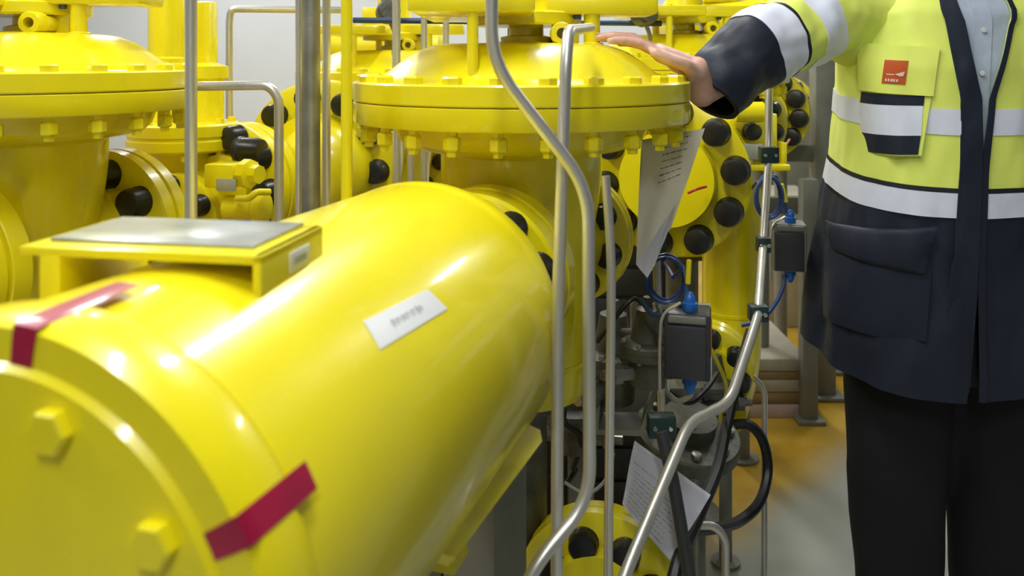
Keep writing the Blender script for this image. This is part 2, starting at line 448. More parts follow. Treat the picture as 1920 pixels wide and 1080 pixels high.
# ================================================================== REGULATOR VALVES
def make_valve(cx, cy, dz, label, u, inlet, outlet, towards=(0, 0)):
    """big diaphragm regulator: lower body, neck, bolted double disc, dome, yoke and spring housing"""
    c = V((cx, cy, dz)); t = thing('pressure_regulator', V((cx, cy, .78+dz)), label, 'gas pressure regulator')
    def L(prof, o=V((0, 0, 0)), d=(0, 0, 1), n=96, name='x', m=YEL):
        bm = bmesh.new(); lathe(bm, prof, c+V(o), d, n); return part(name, bm, m, t)
    L([(.10, .78), (.122, .785), (.126, .80), (.126, .846), (.1235, .849), (.1235, .853), (.126, .856), (.13, .95), (.135, 1.06), (.15, 1.15), (.155, 1.20), (.155, 1.240), (.163, 1.247), (.198, 1.251), (.205, 1.258)], name='body')
    L([(.20, 1.252), (.222, 1.258), (.236, 1.272), (.246, 1.300), (.318, 1.303), (.320, 1.306), (.320, 1.339), (.318, 1.341)], name='lower_diaphragm_case')
    L([(.300, 1.3405), (.319, 1.3425), (.321, 1.345), (.321, 1.375), (.318, 1.378), (.275, 1.3795), (.262, 1.389), (.235, 1.411), (.205, 1.432), (.175, 1.444), (.15, 1.448), (.05, 1.450), (.05, 1.452)], name='upper_diaphragm_case')
    bm = bmesh.new()
    lathe(bm, [(.009, 1.262), (.009, 1.270), (.0125, 1.271), (.0150, 1.274), (.0150, 1.290), (.0125, 1.293), (.0095, 1.294), (.0095, 1.376), (.0165, 1.377), (.0165, 1.388), (.0135, 1.391)], (0, 0, 0), (0, 0, 1), 6)
    sharp(bm); me = bpy.data.meshes.new('bolt'); bm.to_mesh(me); bm.free(); me.materials.append(YEL)
    for k in range(24):
        a = 2*PI*(k+.5)/24
        o = bpy.data.objects.new('bolt', me); COL.objects.link(o); o.parent = t
        o.location = (.298*math.cos(a), .298*math.sin(a), -.78); o.rotation_euler = (0, 0, a)
    # spring housing, yoke plate, pilot
    L([(.05, 1.448), (.05, 1.462), (.034, 1.466), (.034, 1.480), (.105, 1.483), (.108, 1.487), (.108, 1.506), (.104, 1.509), (.062, 1.513), (.058, 1.53), (.058, 1.85), (.05, 1.87), (0, 1.875)], o=V((.01, .02, 0)), name='spring_housing', n=48)
    bm = bmesh.new(); box(bm, c+V((-.085, -.04, 1.512)), (.21, .42, .03), None, .006); part('yoke_plate', bm, YEL, t)
    bm = bmesh.new(); box(bm, c+V((.15, .0, 1.520)), (.21, .12, .035), None, .006); part('yoke_plate', bm, YEL, t)
    for (px_, py_, r_, z0_) in ((-.083, -.235, .0095, 1.385), (.133, -.04, .0155, 1.445), (-.06, .13, .012, 1.44)):
        L([(r_*1.4, z0_), (r_*1.4, z0_+.004), (r_, z0_+.006), (r_, 1.53)], o=V((px_, py_, 0)), name='yoke_rod', n=20)
    bm = bmesh.new()
    lathe(bm, [(.010, -.045), (.019, -.044), (.021, -.040), (.021, -.01), (.017, -.005), (.017, .03)], c+V((.073, -.06, 1.466)), (0, 1, 0), 28, cap=False)
    lathe(bm, [(.010, -.045), (.010, .0), (0, .0)], c+V((.073, -.06, 1.466)), (0, 1, 0), 28, cap=False)
    box(bm, c+V((.085, -.0, 1.468)), (.05, .06, .05), None, .008)
    part('pilot_block', bm, YEL, t)
    bm = bmesh.new(); lathe(bm, [(.006, 0), (.0075, .004), (.0075, .02), (.005, .024), (0, .025)], c+V((.105, -.045, 1.494)), (0, 0, 1), 12); part('vent_plug', bm, NAVYP, t, 'dark blue vent plug')
    # inlet and outlet
    for (nm, side) in (('inlet_pipe', inlet), ('outlet_pipe', outlet)):
        o, d, r, ln, th, nb, rb, rc, hc, ph, sides = side
        o = V(o); d = V(d).normalized()
        base = c+V((0, 0, AXZ))
        bm = bmesh.new(); v = (c+V((0, 0, 0))); 
        q = V((c.x, c.y, o.z)); ray = o-q
        lathe(bm, [(.106, 0), (.10, ray.length*.5), (.098, ray.length)], q, ray, 48)
        part(nm, bm, YEL, t)
        flange(t, nm.split('_')[0]+'_flange', o, d, r, th, nb, rb, rc, hc, ph, sides=sides)
    return t
vc = (C0.x+.46*.304, 1.65)
reg_c = make_valve(vc[0], vc[1], 0, 'large yellow diaphragm regulator in the middle, with a hand on its round lid', U,
    (ax(.185), U, .150, 0, .115, 10, .122, .026, .036, .31, (-1,)),
    (V((.112, 1.84, AXZ-.02)), (.40, 1, 0), .142, 0, .05, 8, .105, .0265, .038, .25, (-1,)))
reg_l = make_valve(-.955, 1.66, .02, 'large yellow diaphragm regulator cut off by the left picture edge', U,
    (V((-1.0, 1.42, AXZ)), U, .158, 0, .10, 10, .128, .028, .038, .1, (-1,)),
    (V((-.865, 1.80, AXZ)), (.35, 1, 0), .172, 0, .07, 8, .125, .031, .045, .18, (-1,)))
# caps on the near face of left outlet are long (double)
# pedestals below the regulators
for (x, y, h, lb) in ((vc[0], vc[1], .78, 'grey steel pedestal under the middle regulator'), (-.955, 1.66, .80, 'grey steel pedestal under the left regulator')):
    bm = bmesh.new(); lathe(bm, [(.12, 0), (.12, .012), (.05, .014), (.05, h-.016), (.10, h-.014), (.10, h)], (x, y, 0), (0, 0, 1), 32)
    solo('pedestal', bm, CASTM, lb, 'pedestal')
# regulators of the row behind (seen over and between the front ones)
def back_valve(src, x, y, z, label, rot=0):
    d = V((x, y, z))-src.location
    r = lamp_tree(src, d, label); r.rotation_euler = (0, 0, rot); return r
bk = make_valve(-.42, 2.95, .0, 'yellow regulator of the rear row, seen behind the steel tubes left of the middle regulator', U,
    (V((-.525, 2.32, 1.145)), (.17, 1, 0), .215, 0, .08, 10, .170, .032, .045, .16, (-1,)),
    (V((-.40, 3.24, AXZ)), (0, 1, 0), .17, 0, .06, 8, .13, .03, .04, .2, (-1,)))
bm = bmesh.new(); lathe(bm, [(.128, 0), (.128, -.05), (.122, -.075), (.105, -.10), (.07, -.122), (0, -.132)], (-.495, 2.31, 1.125), (.17, 1, 0), 48)
part('domed_end', bm, YEL, bk)
bk2 = make_valve(.53, 2.66, .045, 'yellow regulator of the rear row, with a bolted flange beside the hanging paper', U,
    (V((.424, 2.30, 1.10)), (.40, 1, 0), .215, 0, .08, 10, .178, .037, .05, -.16, (-1,)),
    (V((.62, 3.0, 1.10)), (.35, 1, 0), .17, 0, .06, 8, .13, .03, .04, .2, (-1,)))
for x, y, h, lb in ((-.42, 2.95, .78, 'grey pedestal under the rear regulator left of the middle'), (.53, 2.66, .825, 'grey pedestal under the rear regulator behind the hand')):
    bm = bmesh.new(); lathe(bm, [(.12, 0), (.12, .012), (.05, .014), (.05, h-.016), (.10, h-.014), (.10, h)], (x, y, 0), (0, 0, 1), 32)
    solo('pedestal', bm, CASTM, lb, 'pedestal')

# far valves on the right, under the sleeve: a run of flanged valves receding
def flange_run(px, py, Y, r, label, n=8, ph=.3):
    p = P(px, py, Y); t = thing('flanged_pipe', p-UP*r, label, 'pipe')
    d = (.45, 1, 0)
    bm = bmesh.new(); lathe(bm, [(r*.55, -.12), (r*.55, .30)], p, d, 40); part('pipe', bm, YEL, t)
    flange(t, 'flange', p, d, r, .07, n, r*.80, r*.19, .045, ph, sides=(-1,))
    bm = bmesh.new(); lathe(bm, [(.06, 0), (.06, .01), (.03, .012), (.03, p.z-r*.55-.002)], (p.x+.03, p.y+.08, 0), (0, 0, 1), 20); part('stand', bm, GREYM, t)
flange_run(1385, 232, 2.95, .155, 'yellow flanged pipe just behind the grey gauge plate, nearest of the receding row', 10, .2)
flange_run(1425, 213, 3.45, .19, 'yellow flanged pipe second in the receding row under the sleeve', 12, .1)
flange_run(1462, 205, 4.0, .16, 'yellow flanged pipe farthest in the receding row under the sleeve', 10, .3)

# ================================================================== SMALL VALVE BEHIND THE LEFT REGULATOR
sv = V((-.846, 2.2, 0))
t = thing('globe_valve', sv+V((0, 0, .84)), 'small yellow globe valve between the left regulator and the bent grey tubes', 'valve')
def sl(name, prof, o=(0, 0, 0), d=(0, 0, 1), n=48, m=YEL, lb=None):
    bm = bmesh.new(); lathe(bm, prof, sv+V(o), d, n); return part(name, bm, m, t, lb)
sl('body', [(.06, .84), (.085, .86), (.10, .95), (.115, 1.05), (.10, 1.13), (.085, 1.16), (.085, 1.19)])
sl('bonnet_flange', [(.08, 1.185), (.132, 1.187), (.1375, 1.192), (.1375, 1.214), (.134, 1.217), (.134, 1.223), (.1375, 1.226), (.1375, 1.252), (.132, 1.257), (.06, 1.259)])
sl('bonnet', [(.05, 1.255), (.05, 1.36), (.06, 1.37), (.06, 1.40), (.03, 1.41)], (.045, .02, 0))
sl('stem_housing', [(.046, 1.25), (.046, 1.38), (.05, 1.385), (.05, 1.42), (.044, 1.425), (.044, 2.0), (.03, 2.03), (0, 2.03)], (-.045, 0, 0))
bm = bmesh.new(); box(bm, sv+V((.035, .06, 1.40)), (.05, .05, .34), None, .006); part('yoke', bm, YEL, t)
for k in range(8):
    a = 2*PI*(k+.5)/8
    bm = bmesh.new(); lathe(bm, [(.009, 1.166), (.0115, 1.168), (.0115, 1.182), (.007, 1.186), (.007, 1.255), (.011, 1.258), (.011, 1.268)], sv+V((.118*math.cos(a), .118*math.sin(a), 0)), (0, 0, 1), 6); part('bolt', bm, YEL, t)
flange(t, 'outlet_flange', P(455, 372, 2.2)+V((-.02, -.02, .03)), (.5, 1, 0), .165, .07, 9, .132, .032, .045, .35, sides=(-1,), hub=.55)
flange(t, 'side_flange', sv+V((.02, -.13, 1.02)), (.2, 1, 0), .12, .05, 6, .092, .026, .035, .5, sides=(-1,), hub=.6)
b = bmesh.new(); box(b, P(425, 327, 2.0), (.075, .07, .055), axes((1, -.25, 0)), .005); pb = part('positioner', b, YEL, t)
b = bmesh.new(); box(b, P(424, 350, 1.96)+V((0, .0, .004)), (.05, .004, .028), axes((1, -.25, 0)), .001); part('plate', b, GREYL, pb, 'pale grey plate')
b = bmesh.new(); lathe(b, [(.03, 0), (.034, .004), (.034, .025), (.022, .03), (.022, .05)], P(455, 325, 1.99), (.9, -.4, 0), 8); part('hex_plug', b, YEL, pb)
b = bmesh.new(); lathe(b, [(.028, 0), (.028, .07), (.034, .075), (.034, .10), (.02, .105)], P(425, 388, 2.0), (1, -.2, 0), 24); part('relief_cartridge', b, YELD, t)
b = bmesh.new(); sweep(b, fillet([P(445, 372, 1.95), P(468, 372, 1.92), P(480, 360, 1.92), P(505, 360, 1.95)], .01), .008); part('branch_tube', b, YEL, t)
b = bmesh.new(); lathe(b, [(.031, 0), (.033, .003), (.033, .012), (.030, .016), (.030, .055), (.026, .07), (0, .072)], P(446, 280, 2.12), (.95, -.3, 0), 24); part('end_cap', b, CAPM, t, 'black ribbed cap pointing sideways')
b = bmesh.new(); lathe(b, [(.06, 0), (.06, .012), (.03, .014), (.03, .842)], sv, (0, 0, 1), 24); part('stand', b, GREYM, t)

# ================================================================== STEEL TUBES
G = 'bent stainless instrument tubes'
def T(pts, r, label, bend=.05, m=STEEL, name='steel_tube', cat='tube', group=None):
    return tube(name, pts, r, m, label, cat, group, bend)
def down(px, py, Y): p = P(px, py, Y); return V((p.x, p.y, .0))
def upc(px, Y): return V(((px-960)/FPX*Y, Y, CEIL))
T([upc(358, 1.3), down(358, 400, 1.3)], .0092, 'straight bright steel tube in front of the left regulator')
T([P(640, 19, 2.6), P(433, 17, 2.6), P(430, 40, 2.6), down(430, 200, 2.6)], .0105, 'thin bent steel tube in front of the pale wall, highest of the bends', .06)
T([P(345, 162, 1.75), P(505, 160, 1.75), P(523, 185, 1.75), down(523, 400, 1.75)], .0098, 'steel tube turning down at a right angle before the globe valve caps', .05)
T([upc(583, 1.5), down(583, 400, 1.5)], .0165, 'thickest steel pipe standing upright behind the filter vessel', m=STEELD, name='steel_pipe', cat='pipe')
T([upc(560, 1.52), down(560, 400, 1.52)], .006, 'slim steel tube clamped to the left of the thickest upright pipe')
T([upc(612, 1.6), down(612, 400, 1.6)], .0078, 'slim steel tube between the thickest pipe and the yellow rod')
T([upc(650, 1.4), down(650, 400, 1.4)], .0095, 'yellow painted upright rod at the left rim of the middle regulator', m=YEL, name='yellow_rod', cat='rod')
T([upc(741, 2.15), down(745, 300, 2.15)], .0105, 'steel tube rising behind the left half of the dome, leftmost behind the middle regulator')
T([P(770, 270, 2.15), down(770, 300, 2.15)], .0085, 'short steel tube appearing under the disc edge of the middle regulator, no tube above it')
T([upc(795, 2.18), down(795, 300, 2.18)], .008, 'thin steel tube third from the left behind the middle regulator')
T([upc(834, 2.2), down(838, 300, 2.2)], .008, 'thin steel tube behind the middle regulator, nearest to its neck')
T([upc(921, 1.055), P(922, 118, 1.055), P(1103, 352, 1.055), P(1106, 940, 1.055), P(985, 1080, 1.0), P(940, 1300, 1.0)], .0080, 'steel tube crossing the middle regulator diagonally and bending back at the bottom', .045)
T([P(1108, 52, 1.42), P(1066, 58, 1.10), P(1061, 120, 1.08), P(1046, 560, 1.08), down(1040, 900, 1.08)], .0078, 'steel tube hooked at its top beside the dome and running straight down', .03)
T([P(1135, 330, 1.27), P(1147, 480, 1.27), P(1141, 1000, 1.27), down(1138, 1000, 1.27)], .0068, 'slim steel tube starting at the yellow outlet flange, right of the diagonal tube', .06)
T([P(1230, 455, 1.75), P(1235, 620, 1.75), P(1241, 790, 1.75)], .0085, 'steel tube behind the dark switch box that hangs beside the middle regulator', .05)
T([P(1442, 150, 1.95), P(1441, 300, 1.9), P(1431, 460, 1.8), P(1421, 595, 1.6), P(1368, 755, 1.45), P(1292, 792, 1.38), P(1175, 1070, 1.2), P(1120, 1210, 1.15)], .0088, 'long rail-like steel tube from the sleeve down to the bottom edge, kinked twice', .03)
T([P(1330, 706, 2.3), P(1412, 704, 2.3), P(1434, 730, 2.3), P(1433, 1090, 2.2), down(1433, 1000, 2.2)], .0078, 'thin steel tube arching over near the beige boards and dropping to the floor', .04)
T([P(1255, 985, 1.75), P(1340, 985, 1.75), P(1360, 1010, 1.75), down(1362, 1100, 1.75)], .0085, 'short arched steel tube at the foot of the lower paper', .035)
T([P(1240, 810, 1.42), P(1262, 900, 1.40), P(1292, 1075, 1.37), P(1330, 1300, 1.33)], .0105, 'dark grey tube leaning in front of the lower paper', .03, m=DARKM, name='grey_tube')
T([P(1300, 800, 1.9), P(1304, 950, 1.9), down(1306, 1000, 1.9)], .008, 'dull tube standing between the lower paper and the black hose', .03, m=STEELD)
T([P(1188, 700, 2.0), P(1188, 560, 2.0), P(1215, 575, 2.0), P(1330, 575, 2.0)], .009, 'short dull steel tube with a square bend above the grey clutter', .02, m=STEELD)
# blue pipe of the rear row
bm = bmesh.new(); sweep(bm, [P(662, 38, 2.45), P(868, 40, 2.45), P(1240, 44, 2.5)], .0085, 12)
solo('blue_pipe', bm, NAVYP, 'dark blue horizontal pipe running behind the top of the middle regulator', 'pipe')

# clamps on the rail tube
def clamp(px, py, Y, w_, h_, label, d_=.03):
    p = P(px, py, Y); t = thing('pipe_clamp', p-V((0, 0, h_/2)), label, 'clamp')
    bm = bmesh.new(); box(bm, p, (w_, d_, h_), None, .003); part('block', bm, GREENM, t)
    for sx in (-.28, .28):
        bm = bmesh.new(); lathe(bm, [(.0045, 0), (.0045, .002), (.0035, .004), (0, .0042)], p+V((sx*w_, -d_/2, 0)), (0, -1, 0), 12); part('screw', bm, ZINC, t)
clamp(1441, 290, 1.9, .040, .036, 'dark green two-screw tube clamp, topmost on the kinked rail tube')
clamp(1431, 458, 1.8, .026, .032, 'dark tube clamp beside the upper grey switch box')
clamp(1421, 586, 1.62, .034, .030, 'dark tube clamp where the kinked rail tube starts to slope')
clamp(1240, 797, 1.5, .048, .038, 'dark green tube clamp directly above the lower paper')

# ================================================================== SWITCH BOXES
def transmitter(px, py, Y, s, rot, label, hm, lid=True, warn=False):
    c = P(px, py, Y); A = axes((math.cos(rot), math.sin(rot), 0))
    t = thing('switch_box', c-UP*(.065*s), label, 'instrument box')
    bm = bmesh.new(); box(bm, c, (.085*s, .075*s, .125*s), A, .006*s); part('housing', bm, hm, t)
    bm = bmesh.new(); box(bm, c+A@V((-.002, -.041*s, -.008*s)), (.074*s, .012*s, .10*s), A, .003*s); part('cover', bm, HOUSM, t)
    bm = bmesh.new(); box(bm, c+A@V((0, -.036*s, .052*s)), (.070*s, .014*s, .014*s), A, .003*s); part('label_strip', bm, GREYM, t, 'dull grey strip')
    for z0, dz in ((.0625, 1), (-.0625, -1)):
        bm = bmesh.new(); lathe(bm, [(.013*s, -.004*s), (.015*s, 0), (.015*s, .014*s), (.0115*s, .016*s), (.0115*s, .022*s), (.006*s, .032*s), (.004*s, .034*s)], c+A@V((.004*s, -.008*s, z0*s)), (0, 0, dz), 8)
        part('cable_gland', bm, BLUEP, t, 'bright blue cable gland')
    bm = bmesh.new(); sweep(bm, fillet([c+A@V((-.012*s, -.03*s, .082*s)), c+A@V((-.047*s, -.035*s, .06*s)), c+A@V((-.050*s, -.045*s, .0)), c+A@V((-.050*s, -.045*s, -.085*s))], .02*s), .0032*s, 8)
    part('bracket_rod', bm, STEEL, t)
    if warn:
        bm = bmesh.new(); box(bm, c+A@V((.0435*s, .0, .012*s)), (.0012, .05*s, .055*s), A, .0003); part('side_label', bm, ORANGEM, t, 'orange side label')
        bm = bmesh.new(); box(bm, c+A@V((.0435*s, .0, -.040*s)), (.0012, .05*s, .04*s), A, .0003); part('side_label', bm, STICK, t, 'white side label')
    return c, A
b1, A1 = transmitter(1290, 640, 1.55, .95, -.25, 'charcoal switch box with blue cable glands and an orange side label, lower of the two', HOUSM, warn=True)
b2, A2 = transmitter(1478, 460, 2.0, .88, -.18, 'grey switch box with blue cable glands clamped beside the man, higher of the two', GREYM)
def cable(name, pts, r, m, label, cat='cable', n=6):
    bm = bmesh.new(); sweep(bm, smoothpath(pts, n), r, 8); return solo(name, bm, m, label, cat)
T([P(1242, 640, 1.68), P(1215, 628, 1.72), P(1150, 622, 1.9)], .010, 'dull fitting arm reaching from the lower switch box into the grey clutter', .02, m=CASTM, name='fitting_arm', cat='fitting')
def coil(px, py, Y, rx, rz, label, turns=4, r=.0032, tail=None, m=None):
    c = P(px, py, Y); pts = []
    for i in range(turns*20):
        a = 2*PI*i/20; k = i/20
        pts.append(c+V((rx*(1-.04*k)*math.sin(a)+.002*k, .008*k, rz*(1-.05*math.sin(k*2.1))*math.cos(a))))
    if tail: pts += tail
    bm = bmesh.new(); sweep(bm, pts, r, 8); return solo('coiled_cable', bm, m or BLUEC, label, 'cable')
coil(1442, 372, 1.93, .032, .048, 'coil of blue cable hanging on the kinked rail tube above the grey box', 5, .0038, [P(1455, 330, 1.97), P(1468, 365, 1.98), P(1474, 398, 1.99)])
coil(1247, 527, 1.66, .040, .046, 'coil of blue cable hanging above the charcoal switch box', 4, .0036, [P(1262, 520, 1.6), P(1282, 500, 1.57), P(1288, 530, 1.55), P(1288, 556, 1.545)])
for (px, py, Y, dx, dz, L_, lb) in ((1291, 510, 1.545, .05, 1, .045, 'yellow cable ferrule above the charcoal switch box'), (1470, 362, 1.98, -.25, 1, .045, 'yellow cable ferrule above the grey switch box')):
    bm = bmesh.new(); lathe(bm, [(.003, -L_/2), (.005, -L_/2+.002), (.005, L_/2-.002), (.003, L_/2)], P(px, py, Y), (dx, 0, dz), 12); solo('cable_ferrule', bm, YEL, lb, 'cable marker')
cable('blue_cable', [P(1470, 515, 1.99), P(1468, 540, 1.98), P(1450, 575, 1.95), P(1425, 600, 1.9), P(1390, 610, 1.9)], .005, BLUEC, 'blue cable dropping from the grey switch box to the lower clamp')
cable('grey_hose', [P(1295, 727, 1.55), P(1293, 742, 1.55), P(1272, 752, 1.57), P(1254, 738, 1.6), P(1252, 720, 1.65)], .005, GREYL, 'short grey cable curling under the charcoal switch box')
cable('yellow_cable', [P(1325, 640, 1.6), P(1345, 680, 1.65), P(1362, 730, 1.75), P(1350, 790, 1.85)], .004, YELD, 'yellow-green cable arching right of the charcoal switch box')
cable('black_hose', [P(1408, 620, 1.95), P(1385, 700, 1.9), P(1362, 800, 1.8), P(1345, 880, 1.7), P(1310, 965, 1.55), P(1270, 1060, 1.45), P(1240, 1200, 1.4)], .0125, BLACKM, 'thick black hose running down behind the kinked rail tube', 'hose')
cable('black_hose', [P(1375, 796, 2.1), P(1405, 797, 2.1), P(1430, 825, 2.1), P(1440, 880, 2.1), P(1425, 940, 2.05), P(1390, 975, 2.0), P(1345, 990, 1.9), P(1290, 995, 1.8)], .0125, BLACKM, 'black hose loop hanging in front of the ochre floor', 'hose')
cable('red_cord', [P(1290, 362, 2.18), P(1306, 355, 2.17), P(1324, 350, 2.19)], .0035, REDM, 'short red cord between the flange caps beside the hanging paper', 'cord')
cable('thin_cable', [P(1350, 430, 2.4), P(1375, 400, 2.35), P(1398, 370, 2.3), P(1420, 340, 2.2)], .0035, STEELD, 'thin grey wire sloping behind the large bolted flange', 'cable')
cable('black_cable', [P(985, 960, 1.9), P(1000, 905, 1.9), P(1030, 885, 1.9), P(1060, 905, 1.95), P(1080, 880, 2.0)], .006, BLACKM, 'thin black cable looping above the bottom flange')
cable('black_cable', [P(1040, 690, 1.85), P(1062, 735, 1.85), P(1058, 790, 1.85), P(1090, 820, 1.9), P(1075, 880, 1.95)], .006, BLACKM, 'black cable hanging between the steel tubes below the middle regulator')
cable('orange_cord', [P(1455, 280, 2.3), P(1470, 275, 2.4), P(1480, 262, 2.5)], .004, ORANGEM, 'small orange cord end beside the topmost tube clamp', 'cord')

for px, m, lb in ((958, BLACKM, 'black cable hanging behind the dome, left of the blue cables'), (973, STICK, 'white cable hanging behind the dome beside the blue cables'), (986, BLUEC, 'blue cable hanging behind the dome next to the white cable'), (997, YELD, 'yellow-green cable between two blue cables behind the dome'), (1010, BLUEC, 'blue cable hanging behind the dome nearest the pilot block')):
    p_ = P(px, 0, 2.75); cable('hanging_cable', [V((p_.x, 2.75, CEIL)), V((p_.x+.01, 2.74, 2.2)), V((p_.x, 2.75, 1.5)), V((p_.x-.005, 2.76, .0))], .011, m, lb)
for (px, py, Y, lb) in ((727, 22, 2.6, 'dark grey pressure sensor above the blue horizontal pipe'), (1207, 26, 2.42, 'dark grey round pressure sensor above the hand')):
    c = P(px, py, Y); t = thing('pressure_sensor', c-UP*.05, lb, 'sensor')
    bm = bmesh.new(); lathe(bm, [(.012, -.04), (.02, -.03), (.034, -.02), (.036, .02), (.03, .028), (0, .03)], c, (.3, -.8, .2), 24); part('housing', bm, CASTM, t)
    bm = bmesh.new(); sweep(bm, smoothpath([c+V((0, 0, 0)), c+V((-.02, .0, .07)), c+V((-.03, .02, .2)), c+V((-.03, .03, CEIL-c.z))]), .008, 10); part('cable', bm, BLACKM, t)
    bm = bmesh.new(); sweep(bm, smoothpath([c+V((.0, 0, -.02)), c+V((.02, .01, -.07)), c+V((.01, .05, -.13))]), .006, 10); part('tube', bm, STEELD, t)
# ================================================================== GAUGE HOLDER UNDER THE SLEEVE
gp = P(1410, 250, 2.3)
t = thing('pilot_valve', P(1410, 320, 2.3), 'small yellow pilot valve with a black knob and grey plate under the dark sleeve', 'pilot valve')
bm = bmesh.new(); lathe(bm, [(.022, -.04), (.027, -.038), (.027, .035), (.022, .04)], P(1405, 210, 2.25), (1, 0, 0), 28); part('cartridge', bm, YEL, t)
bm = bmesh.new(); box(bm, P(1408, 250, 2.32), (.13, .05, .11), None, .006); part('body', bm, YEL, t)
bm = bmesh.new(); capshape(bm, P(1408, 246, 2.29), (0, -1, 0), .024, .03); part('knob', bm, CAPM, t, 'black knob')
bm = bmesh.new(); box(bm, P(1410, 284, 2.26), (.055, .03, .042), None, .003); part('plate', bm, GREYL, t, 'light grey metal plate')
bm = bmesh.new(); box(bm, P(1422, 312, 2.28), (.15, .07, .016), None, .003); box(bm, P(1465, 290, 2.32), (.016, .05, .07), None, .003); part('bracket', bm, YEL, t)

# ================================================================== YELLOW RISER ON THE RIGHT
t = thing('riser_pipe', (P(1372, 0, 2.45).x, 2.45, .32), 'yellow vertical riser with an elbow at its foot, behind the kinked rail tube', 'pipe')
rx = P(1372, 0, 2.45).x
bm = bmesh.new(); sweep(bm, fillet([V((rx, 2.45, 1.05)), V((rx, 2.45, .55)), V((rx-.10, 2.24, .50))], .12), .083, 36); part('pipe', bm, YEL, t)
bm = bmesh.new(); lathe(bm, [(.083, -.006), (.0855, -.004), (.0855, .004), (.083, .006)], (rx, 2.45, .70), (0, 0, 1), 36, cap=False); part('weld_bead', bm, YEL, t)
flange(t, 'flange', P(1322, 692, 2.16), (.35, 1, .22), .118, .045, 8, .092, .023, .03, .2, sides=(-1,), hub=.7)
bm = bmesh.new(); lathe(bm, [(.04, 0), (.04, .01), (.018, .012), (.018, .48)], (rx-.03, 2.40, 0), (0, 0, 1), 20); part('stand', bm, GREYM, t)

# ================================================================== FLANGE AT THE BOTTOM EDGE
p = P(1122, 1118, 1.55)
t = thing('lower_flanged_pipe', V((p.x, p.y, .26)), 'yellow bolted flange cut off by the bottom picture edge under the steel tubes', 'pipe')
flange(t, 'flange', p, (.22, 1, 0),   .150, .05, 8, .100, .027, .03, .52, sides=(-1,), hub=.6)
bm = bmesh.new(); lathe(bm, [(.088, .02), (.088, .16)], p, (.22, 1, 0), 40); part('pipe', bm, YEL, t)
bm = bmesh.new(); lathe(bm, [(.086, -.02), (.086, .02)], p, (.22, 1, 0), 40); part('plug', bm, YEL, t)
bm = bmesh.new(); box(bm, V((p.x+.03, p.y+.13, (p.z-.086)/2)), (.06, .06, p.z-.086), None, .004); part('stand', bm, GREYM, t)

# ================================================================== GREY CLUTTER BELOW THE MIDDLE REGULATOR
def cab(x0, x1, y0, y1, z0, z1, label, m=DARKM):
    t = thing('cabinet_or_dark_filler', ((x0+x1)/2, (y0+y1)/2, z0), label, 'cabinet')
    bm = bmesh.new(); box(bm, ((x0+x1)/2, (y0+y1)/2, (z0+z1)/2), (x1-x0, y1-y0, z1-z0), None, .006); part('body', bm, m, t)
    n = int((z1-z0)/.115)
    for k in range(n):
        bm = bmesh.new(); box(bm, ((x0+x1)/2, y0-.006, z0+.06+(z1-z0-.06)*(k+.5)/n), (x1-x0-.05, .014, (z1-z0-.06)/n-.014), None, .003); part('drawer', bm, m, t)
    return t
cab(-.62, .10, 2.15, 2.5, 0, .74, 'dark grey drawer cabinet standing low behind the filter vessel')
t2 = cab(.30, .60, 3.25, 3.6, 0, .74, 'dark grey drawer block added to darken the gap behind the charcoal switch box')  # invented dark block, added so the bright floor doesn't show through the gap
cab(.13, .50, 2.56, 2.85, 0, .36, 'low dark grey filler box added to darken the floor behind the lower paper')  # made-up filler, put here only to keep this stretch of floor dark
# yellow actuators of the rear row
def actuator(px, py, Y, L_, r, rot, label):
    c = P(px, py, Y); d = V((math.cos(rot), math.sin(rot), 0)); t = thing('valve_actuator', V((c.x, c.y, 0)), label, 'actuator')
    bm = bmesh.new(); lathe(bm, [(r*.5, -L_/2-.03), (r*.9, -L_/2-.01), (r*1.08, -L_/2), (r*1.08, -L_/2+.03), (r, -L_/2+.032), (r, L_/2-.032), (r*1.08, L_/2-.03), (r*1.08, L_/2), (r*.9, L_/2+.01), (r*.5, L_/2+.03)], c, d, 36); part('cylinder', bm, YEL, t)
    bm = bmesh.new(); lathe(bm, [(r*.7, -r*1.2), (r*.7, -r*.6), (r*.5, -r*.55), (r*.5, r*.2)], c, (0, 0, 1), 24); part('neck', bm, YEL, t)
    bm = bmesh.new(); lathe(bm, [(r*1.3, 0), (r*1.3, .02), (r*.45, .022), (r*.45, c.z-r*1.2)], (c.x, c.y, 0), (0, 0, 1), 24); part('post', bm, YELD, t)
    bm = bmesh.new(); box(bm, c+V((0, 0, r*1.35)), (.14, .12, .09), None, .008); part('position_box', bm, YEL, t)
    return t
actuator(715, 88, 3.5, .46, .085, .1, 'yellow lying actuator cylinder of the rear row, behind the yellow rod')
actuator(1345, 42, 3.4, .40, .09, -.2, 'yellow lying actuator cylinder of the rear row, behind the sleeve')
